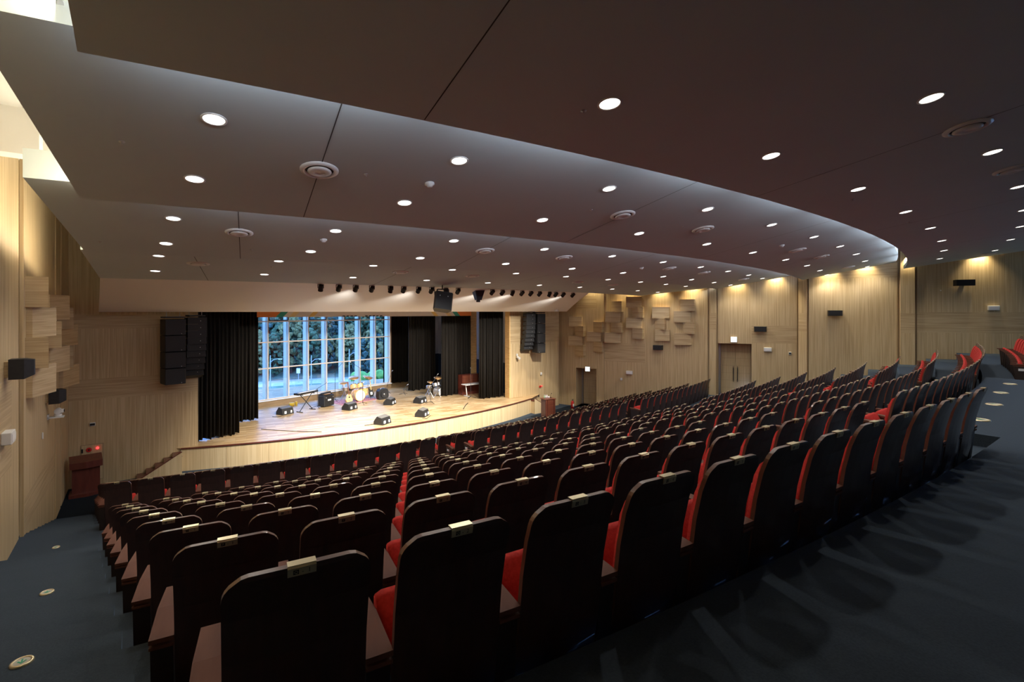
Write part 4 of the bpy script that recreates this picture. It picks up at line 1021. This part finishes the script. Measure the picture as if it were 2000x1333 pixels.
# keyboard on a cross stand
u, v = sp(598, 803); t = thing('keyboard_stand', (u, v, ZS), math.radians(30), 'black cross-legged keyboard stand left of the amplifier', 'stand')
for s_ in (-1, 1):
    g = MB(); g.cyl((s_*.42, 0, .02), (-s_*.38, 0, .86), .02, 'black'); g.cyl((s_*.42, -.2, .02), (s_*.42, .2, .02), .02, 'black'); g.cyl((-s_*.38, -.18, .86), (-s_*.38, .18, .86), .018, 'black'); g.build('leg', t)
t2 = thing('keyboard', (u, v, ZS+.88), math.radians(30), 'long dark electronic keyboard on the cross stand', 'keyboard'); g = MB(); g.box((0, 0, .05), (1.3, .32, .09), 'blackp', bev=.01); g.build('case', t2); g = MB(); g.box((0, -.06, .1), (1.1, .14, .012), 'paper'); g.build('keys', t2)
# amplifier with open case
u, v = sp(637, 794); t = thing('amplifier', (u, v, ZS), math.radians(30), 'square black amplifier with carry strap between keyboard and drums', 'amplifier')
g = MB(); g.box((0, 0, .32), (.72, .45, .56), 'blackp', bev=.02); g.build('cabinet', t); g = MB(); g.box((0, -.23, .36), (.22, .01, .08), 'plastic'); g.cyl((-.25, -.23, .5), (-.25, -.26, .5), .03, 'steel'); g.cyl((.25, -.23, .5), (.25, -.26, .5), .03, 'steel'); g.build('badge_and_knobs', t)
g = MB(); g.hull([(x, y, z) for x in (-.30, .36) for y, z in ((-.1, .60), (.2, .60), (.05, .74), (.3, .62))], 'blackp'); g.box((0, -.02, .66), (.4, .2, .03), 'cymbal'); g.build('top_lid', t)
for x in (-.3, .3): g = MB(); g.cyl((x, 0, 0), (x, 0, .05), .03, 'black'); g.build('foot', t)
# rounded guitar amp
u, v = sp(747, 780); t = thing('amplifier', (u, v, ZS), math.radians(10), 'rounded black guitar amplifier with round cone right of the electric guitar', 'amplifier')
g = MB(); g.prism([(-.27, 0), (.27, 0), (.33, .18), (.30, .48), (.20, .60), (-.20, .60), (-.30, .48), (-.33, .18)], -.14, .18, 'blackp'); g.build('cabinet', t)
g = MB(); g.lathe([(.0001, -.0), (.06, .0), (.17, .03), (.2, .03)], 'grille', 20, T=Matrix.Translation((0, -.17, .3)) @ Matrix.Rotation(PI/2, 4, 'X')); g.sphere((0, -.17, .3), .06, 'steel'); g.build('speaker_cone', t)
g = MB(); g.tube([(-.12, 0, .6), (-.1, 0, .66), (.1, 0, .66), (.12, 0, .6)], .015, 'steel'); g.build('handle', t)
# guitars
def guitar(x, y, rz, acoustic, lab, dz=0):
    u, v = sp(x, y); t = thing('guitar', (u, v, ZS+.10+dz), math.radians(rz), lab, 'guitar'); tilt = Matrix.Rotation(math.radians(-12), 4, 'X')
    k = 'gold' if acoustic else 'black'; g = MB(); pts = []
    for i in range(28):
        a = 2*PI*i/28; z = .24*math.cos(a)*1.0+.24; wv = (.19 if acoustic else .16)*math.sin(a)*(1-.22*math.cos(a)-.18*math.exp(-((z-.30)/.06)**2)); pts.append((wv, z))
    g.prism(pts, -.05 if acoustic else -.022, .05 if acoustic else .022, k, T=tilt)
    if not acoustic: g.hull([(-.15, y_, z_) for y_ in (-.02, .02) for z_ in (.40, .56)]+[(-.05, y_, .40) for y_ in (-.02, .02)], 'black', tilt)
    g.build('body', t)
    g = MB(); g.box((0, -.055 if acoustic else -.03, .70), (.045, .02, .62), 'mah' if acoustic else 'gold', T=tilt); g.build('neck', t)
    g = MB(); g.box((0, -.055 if acoustic else -.03, 1.06), (.07, .018, .14), 'redp' if not acoustic else 'mah', T=tilt); g.build('headstock', t)
    if acoustic: g = MB(); g.cyl((0, -.052, .30), (0, -.056, .30), .05, 'black', T=tilt); g.box((0, -.056, .14), (.14, .012, .02), 'black', T=tilt); g.build('sound_hole_and_bridge', t)
    else: g = MB(); g.box((.0, -.026, .2), (.14, .008, .16), 'paper', T=tilt); g.build('pickguard', t)
    s_ = thing('guitar_stand', (u, v, ZS), math.radians(rz), 'small black stand holding the %s' % ('honey acoustic guitar' if acoustic else 'black electric guitar'), 'stand'); g = MB()
    for q in ((-.16, -.12), (.16, -.12), (0, .24)): g.cyl((0, .1, .3), (q[0], q[1], .01), .01, 'black', n=6)
    g.build('tripod', s_); g = MB(); g.cyl((-.1, -.04, .08), (.1, -.04, .08), .01, 'black', n=6); g.cyl((0, .1, .06), (0, .1, .55), .012, 'black', n=6); g.build('cradle', s_)
guitar(726, 779, 15, False, 'black electric guitar with pale neck standing between drums and amplifier')
guitar(682.5, 791, 12, True, 'honey coloured acoustic guitar standing in front of the drum kit')
# rug
u, v = sp(690, 783); T = Matrix.Rotation(math.radians(14), 4, 'Z'); g = MB(); g.box((0, 0, .006), (2.3, 1.5, .012), 'rug'); tag(g.build('rug', loc=(u, v, ZS), rz=math.radians(14)), 'pinkish rug under the drum kit', 'rug')
# drum kits
def drum(mb, c, r, h, k, T=None, tilt=0, face='paper', axis='Z'):
    R_ = Matrix.Translation(c) @ Matrix.Rotation(tilt, 4, 'X'); mb.cyl((0, 0, 0), (0, 0, h), r, k, n=20, T=R_); mb.cyl((0, 0, h), (0, 0, h+.01), r*.96, face, n=20, T=R_)
    mb.lathe([(r, h-.02), (r*1.04, h-.02), (r*1.04, h+.015), (r, h+.015)], 'chrome', 20, T=R_)
def kit(loc, rz, lab, shell, head, sc=1.0):
    t = thing('drum_kit', loc, rz, lab, 'drum kit'); t.scale = (sc,)*3
    g = MB(); R_ = Matrix.Translation((0, -.2, .29)) @ Matrix.Rotation(PI/2, 4, 'X'); g.cyl((0, 0, -.22), (0, 0, .2), .27, shell, n=24, T=R_); g.cyl((0, 0, .2), (0, 0, .205), .25, head, n=24, T=R_); g.lathe([(.27, .17), (.29, .17), (.29, .21), (.25, .21)], 'gold' if shell == 'gold' else 'chrome', 24, T=R_); g.build('bass_drum', t)
    for x, y in ((-.19, -.12), (.19, -.12)): g = MB(); drum(g, (x, y, .62), .16, .2, shell, tilt=-.35, face=head); g.cyl((x, y, .62), (0, -.1, .55), .012, 'chrome', n=6); g.build('rack_tom', t)
    g = MB(); drum(g, (.52, .05, .2), .2, .36, shell, face=head)
    for a in range(3): g.cyl((.52+.2*math.cos(a*2.1), .05+.2*math.sin(a*2.1), .4), (.52+.24*math.cos(a*2.1), .05+.24*math.sin(a*2.1), 0), .01, 'chrome', n=6)
    g.build('floor_tom', t)
    g = MB(); drum(g, (-.45, .2, .52), .18, .15, 'chrome', face=head)
    for a in range(3): g.cyl((-.45, .2, .5), (-.45+.25*math.cos(a*2.1), .2+.25*math.sin(a*2.1), 0), .01, 'chrome', n=6)
    g.build('snare_drum', t)
    for i, (x, y, z, r) in enumerate(((-.72, -.05, .95, .19), (-.35, -.35, 1.18, .24), (.5, -.3, 1.12, .25), (.78, .1, 1.0, .2))):
        g = MB(); R_ = Matrix.Translation((x, y, z)) @ Matrix.Rotation(.25, 4, 'X') @ Matrix.Rotation(.15*(1 if x > 0 else -1), 4, 'Y'); g.lathe([(.0001, .03), (.04, .02), (r, 0), (r, -.004), (.04, .012)], 'cymbal', 20, T=R_)
        cy = g.build('cymbal', t)
        g = MB(); g.cyl((x, y, z), (x, y, .35), .01, 'chrome', n=6)
        for a in range(3): g.cyl((x, y, .38), (x+.22*math.cos(a*2.1+.5), y+.22*math.sin(a*2.1+.5), 0), .009, 'chrome', n=6)
        g.build('cymbal_stand', t)
    g = MB(); g.cyl((0, .55, .45), (0, .55, .53), .16, 'black'); g.cyl((0, .55, 0), (0, .55, .46), .02, 'chrome')
    for a in range(3): g.cyl((0, .55, .2), (.2*math.cos(a*2.1), .55+.2*math.sin(a*2.1), 0), .01, 'chrome', n=6)
    g.build('stool', t)
u, v = sp(697, 784); kit((u, v+.2, ZS+.012), math.radians(14), 'large drum kit with golden shells and bronze cymbals in front of the window', 'gold', 'paper', 1.15)
u, v = sp(851, 773); kit((u, v, ZS), math.radians(30), 'smaller silver drum kit in front of the black wing curtains', 'steel', 'paper', .95)
# microphone stands
def micstand(x, y, rz, h, boom, lab, k='black'):
    u, v = sp(x, y); t = thing('microphone_stand', (u, v, ZS), math.radians(rz), lab, 'microphone stand', 'microphone stands on stage')
    g = MB()
    for a in range(3): g.cyl((0, 0, .1), (.3*math.cos(a*2.09+.4), .3*math.sin(a*2.09+.4), .01), .012, k, n=6)
    g.build('tripod', t); g = MB(); g.cyl((0, 0, .06), (0, 0, h), .012, k, n=6); g.build('pole', t)
    bx, bz = boom; g = MB(); g.cyl((-bx*.35, 0, h-bz*.35), (bx, 0, h+bz), .010, k, n=6); g.build('boom', t); g = MB(); g.cyl((bx, 0, h+bz), (bx+.09, 0, h+bz+.05), .022, 'steel', n=8); g.build('microphone', t)
for q in ((708.5, 790, 0, 1.0, (.0, .15), 'straight thin microphone stand between the guitars'), (620, 797, 10, 1.0, (.5, .25), 'black boom microphone stand left of the square amplifier'),
          (654.5, 784, 15, 1.7, (.45, .4), 'tall boom microphone stand left of the drum kit'), (703, 778, 170, 1.75, (.5, .35), 'tall boom microphone stand right of the drum kit'),
          (757, 768, 20, .55, (.35, .75), 'slanted microphone stand beside the rounded amplifier'), (841, 788, 20, .9, (.55, .6), 'boom microphone stand in front of the small drum kit'),
          (919.5, 778, 60, 1.15, (.12, .55), 'slanted microphone stand in front of the white table'), (789, 771, 0, .35, (.2, .2), 'low microphone stand lying near the rounded amplifier')): micstand(*q)
# white table and red screen
t = thing('folding_table', (15.6, 24.25, ZS), math.radians(3), 'white folding table beside the right stage curtain', 'table')
g = MB(); g.box((.2, 0, .72), (1.7, .55, .035), 'plastic', bev=.01); g.build('tabletop', t)
for x in (-.5, .9): g = MB(); g.cyl((x, 0, .7), (x+.08, 0, .1), .03, 'plastic', n=8); g.cyl((x+.08, -.28, .04), (x+.08, .28, .04), .03, 'plastic', n=8); g.build('leg', t)
t = thing('wooden_cabinet', (15.85, 25.05, ZS), math.radians(3), 'reddish brown upright wooden cabinet against the black curtain behind the white table', 'cabinet')
g = MB(); g.box((0, 0, .6), (1.3, .45, 1.2), 'mahD'); g.build('case', t); g = MB(); g.box((0, -.24, .92), (1.22, .03, .45), 'mah'); g.build('upper_panel', t); g = MB(); g.box((0, -.24, .66), (1.26, .05, .05), 'mahD'); g.build('rail', t)
# cables and small items
def cable(pts, lab, k='black', r=.012):
    g = MB(); P = [sp(x, y)+(ZS+.012,) for x, y in pts]; g.tube(P, r, k, n=6); tag(g.build('cable'), lab, 'cable')
cable([(510, 839), (540, 841.5), (590, 844), (628, 844.5)], 'dark cable lying along the left front of the stage')
cable([(905, 800), (909, 793), (914, 788)], 'short dark stick lying on the right part of the stage', 'black', .02)
cable([(532, 815), (543, 815.5), (550, 814)], 'short cable left of the leftmost monitor')
cable([(825, 818), (833, 819), (838, 815), (841, 812)], 'loose cable beside the right front monitor')
cable([(712, 832), (726, 830), (738, 828)], 'thin cable left of the middle front monitor')
u, v = sp(570, 793); t = thing('toy_drum', (u, v, ZS), 0, 'small yellow object on the floor left of the keyboard stand', 'box'); g = MB(); g.box((0, 0, .08), (.25, .2, .16), 'yellow', bev=.02); g.build('body', t); g = MB(); g.cyl((.22, 0, .0), (.22, 0, .2), .06, 'yellow'); g.build('canister', t)
# ------------------------------------------------------------------ outdoors beyond the window
ZG = -1.3
mb = MB(); mb.box((20, 60, ZG-.1), (120, 59, .2), 'lawn'); struct(mb.build('ground'))
def out_at(x, y, z=ZG): return at_floor(x, y, z)
g = MB(); p = [out_at(x, y) for x, y in ((430, 752), (505, 745), (600, 740), (690, 737), (775, 733))]; q = [out_at(x, y) for x, y in ((430, 768), (505, 758), (600, 751), (690, 746), (775, 741))]
vs = [(a[0], a[1], ZG+.02) for a in p]+[(a[0], a[1], ZG+.02) for a in q]; g.add(vs, [(i, i+1, 6+i, 5+i) for i in range(4)], 'road'); o = g.build('road', fix=False); o['kind'] = 'structure'
g = MB(); p = [out_at(x, y) for x, y in ((430, 800), (505, 785), (600, 772), (690, 762))]; q = [out_at(x, y) for x, y in ((430, 815), (505, 798), (600, 782), (690, 770))]
vs = [(a[0], a[1], ZG+.03) for a in p]+[(a[0], a[1], ZG+.03) for a in q]; g.add(vs, [(i, i+1, 5+i, 4+i) for i in range(3)], 'road'); o = g.build('road', fix=False); o['kind'] = 'structure'
g = MB(); nx, ny = 30, 16; vs = []
D0 = Vector((math.sin(math.radians(12)), math.cos(math.radians(12)))); D1 = Vector((D0.y, -D0.x))
for j in range(ny+1):
    for i in range(nx+1):
        s_ = -60+i*4.5; r_ = 55+j*4; z = ZG-.2+max(0, (j*4))*.62-(.012*(j*4)**2)*.3+1.2*math.sin(i*.7+j*.4)*(j > 0)
        c = D0*r_+D1*s_; vs.append((c.x, c.y, z))
g.add(vs, [(j*(nx+1)+i, j*(nx+1)+i+1, (j+1)*(nx+1)+i+1, (j+1)*(nx+1)+i) for j in range(ny) for i in range(nx)], 'hill', smooth=True); struct(g.build('hill', fix=False))
def crown_mesh(k, seed, conical=False):
    rnd = random.Random(seed); g = MB()
    import bmesh
    for b in range(170):
        z = .5+rnd.random()*6.2; rr = 2.3*math.sin(PI*min(1, (z+.2)/7.0))**.8
        a = rnd.random()*6.28; r_ = rr*(.45+.55*rnd.random()); c = Vector((r_*math.cos(a), r_*math.sin(a), z)); s_ = .18+rnd.random()*.26
        bm = bmesh.new(); bmesh.ops.create_icosphere(bm, subdivisions=1, radius=s_)
        for v_ in bm.verts: v_.co *= 1+rnd.uniform(-.5, .5)
        bm.verts.index_update()
        g.add([tuple(v_.co+c) for v_ in bm.verts], [[v_.index for v_ in f.verts] for f in bm.faces], k); bm.free()
    return g.mesh('crown')
g = MB(); g.cyl((0, 0, -.5), (0, 0, 3.5), .16, 'bark', r1=.08, n=8); trunk = g.mesh('trunk')
kinds = [('leafD', 'dark green bushy tree on the hillside beyond the window'), ('leafO', 'olive yellow autumn tree on the hillside beyond the window'), ('leafB', 'blue-green dense tree on the hillside beyond the window')]
protos = []
for i, (k, lab) in enumerate(kinds):
    t = thing('hillside_tree', (0, 0, 0), 0, lab, 'tree', '%s trees beyond the window' % ('dark green', 'olive', 'blue-green')[i])
    for nm, me in (('crown', crown_mesh(k, i+3)), ('trunk', trunk)):
        o = bpy.data.objects.new(nm, me); col.objects.link(o); o.parent = t
    protos.append(t)
used = [False]*3; rnd = random.Random(11)
for j in range(12):
    for i in range(19):
        r_ = 57+j*3.0+rnd.uniform(-1, 1); x = 470+i*17+rnd.uniform(-7, 7); a, b = ray(x); L_ = math.hypot(a, b); d = Vector((a, b))/L_
        Zr = r_; px, py = d.x*Zr, d.y*Zr
        rr = Vector((px, py)).dot(D0); ss = Vector((px, py)).dot(D1)
        jj = (rr-55); z = ZG-.2+max(0, jj)*.62-.0036*max(0, jj)**2
        ki = rnd.choice([0, 0, 2, 2, 1, 1, 2]) if j < 4 else rnd.choice([0, 2, 2, 2, 1]); s_ = rnd.uniform(.45, .8)
        if not used[ki]: t = protos[ki]; used[ki] = True; t.location = (px, py, z); t.rotation_euler = (0, 0, rnd.random()*6)
        else: t = dup(protos[ki], (px, py, z), (0, 0, rnd.random()*6))
        t.scale = (s_, s_, s_*rnd.uniform(.9, 1.15))
# street lamps
def street_lamp(x, y, h, lab):
    u, v = out_at(x, y); t = thing('street_lamp', (u, v, ZG), math.radians(-30), lab, 'street lamp'); g = MB(); g.cyl((0, 0, 0), (0, 0, h), .06, 'steel', r1=.035); g.build('pole', t)
    g = MB(); g.tube([(0, 0, h-.6), (.3, 0, h-.35), (.7, 0, h-.3)], .025, 'steel'); g.build('arm', t); g = MB(); g.box((.8, 0, h-.33), (.3, .12, .06), 'fin'); g.build('lamp_head', t)
street_lamp(682, 770, 3.9, 'pale street lamp with a side arm outside the window'); street_lamp(528, 772, 3.4, 'slim pale street lamp outside the left part of the window'); street_lamp(608, 768, 3.3, 'slim pale street lamp outside the middle of the window')
u, v = out_at(583, 748); t = thing('road_sign', (u, v, ZG), math.radians(-30), 'small white square road sign beside the road outside', 'sign'); g = MB(); g.cyl((0, 0, 0), (0, 0, 1.1), .03, 'steel'); g.build('post', t); g = MB(); g.box((0, -.05, 1.2), (.35, .03, .5), 'paper'); g.build('sign_plate', t)
for i, (x, y) in enumerate([(700, 762), (716, 760), (728, 757), (745, 757)]):
    u, v = out_at(x, y); t = thing('garden_shrub', (u, v, ZG), 0, 'bright green shrub outside the window, %s from left' % ORD[i+1], 'shrub', 'shrubs outside the window'); g = MB(); rn = random.Random(i)
    for b in range(9): g.sphere((rn.uniform(-.6, .6), rn.uniform(-.4, .4), .3+rn.random()*1.0), .35+rn.random()*.2, 'shrub', n=8, m_=6)
    g.build('foliage', t)
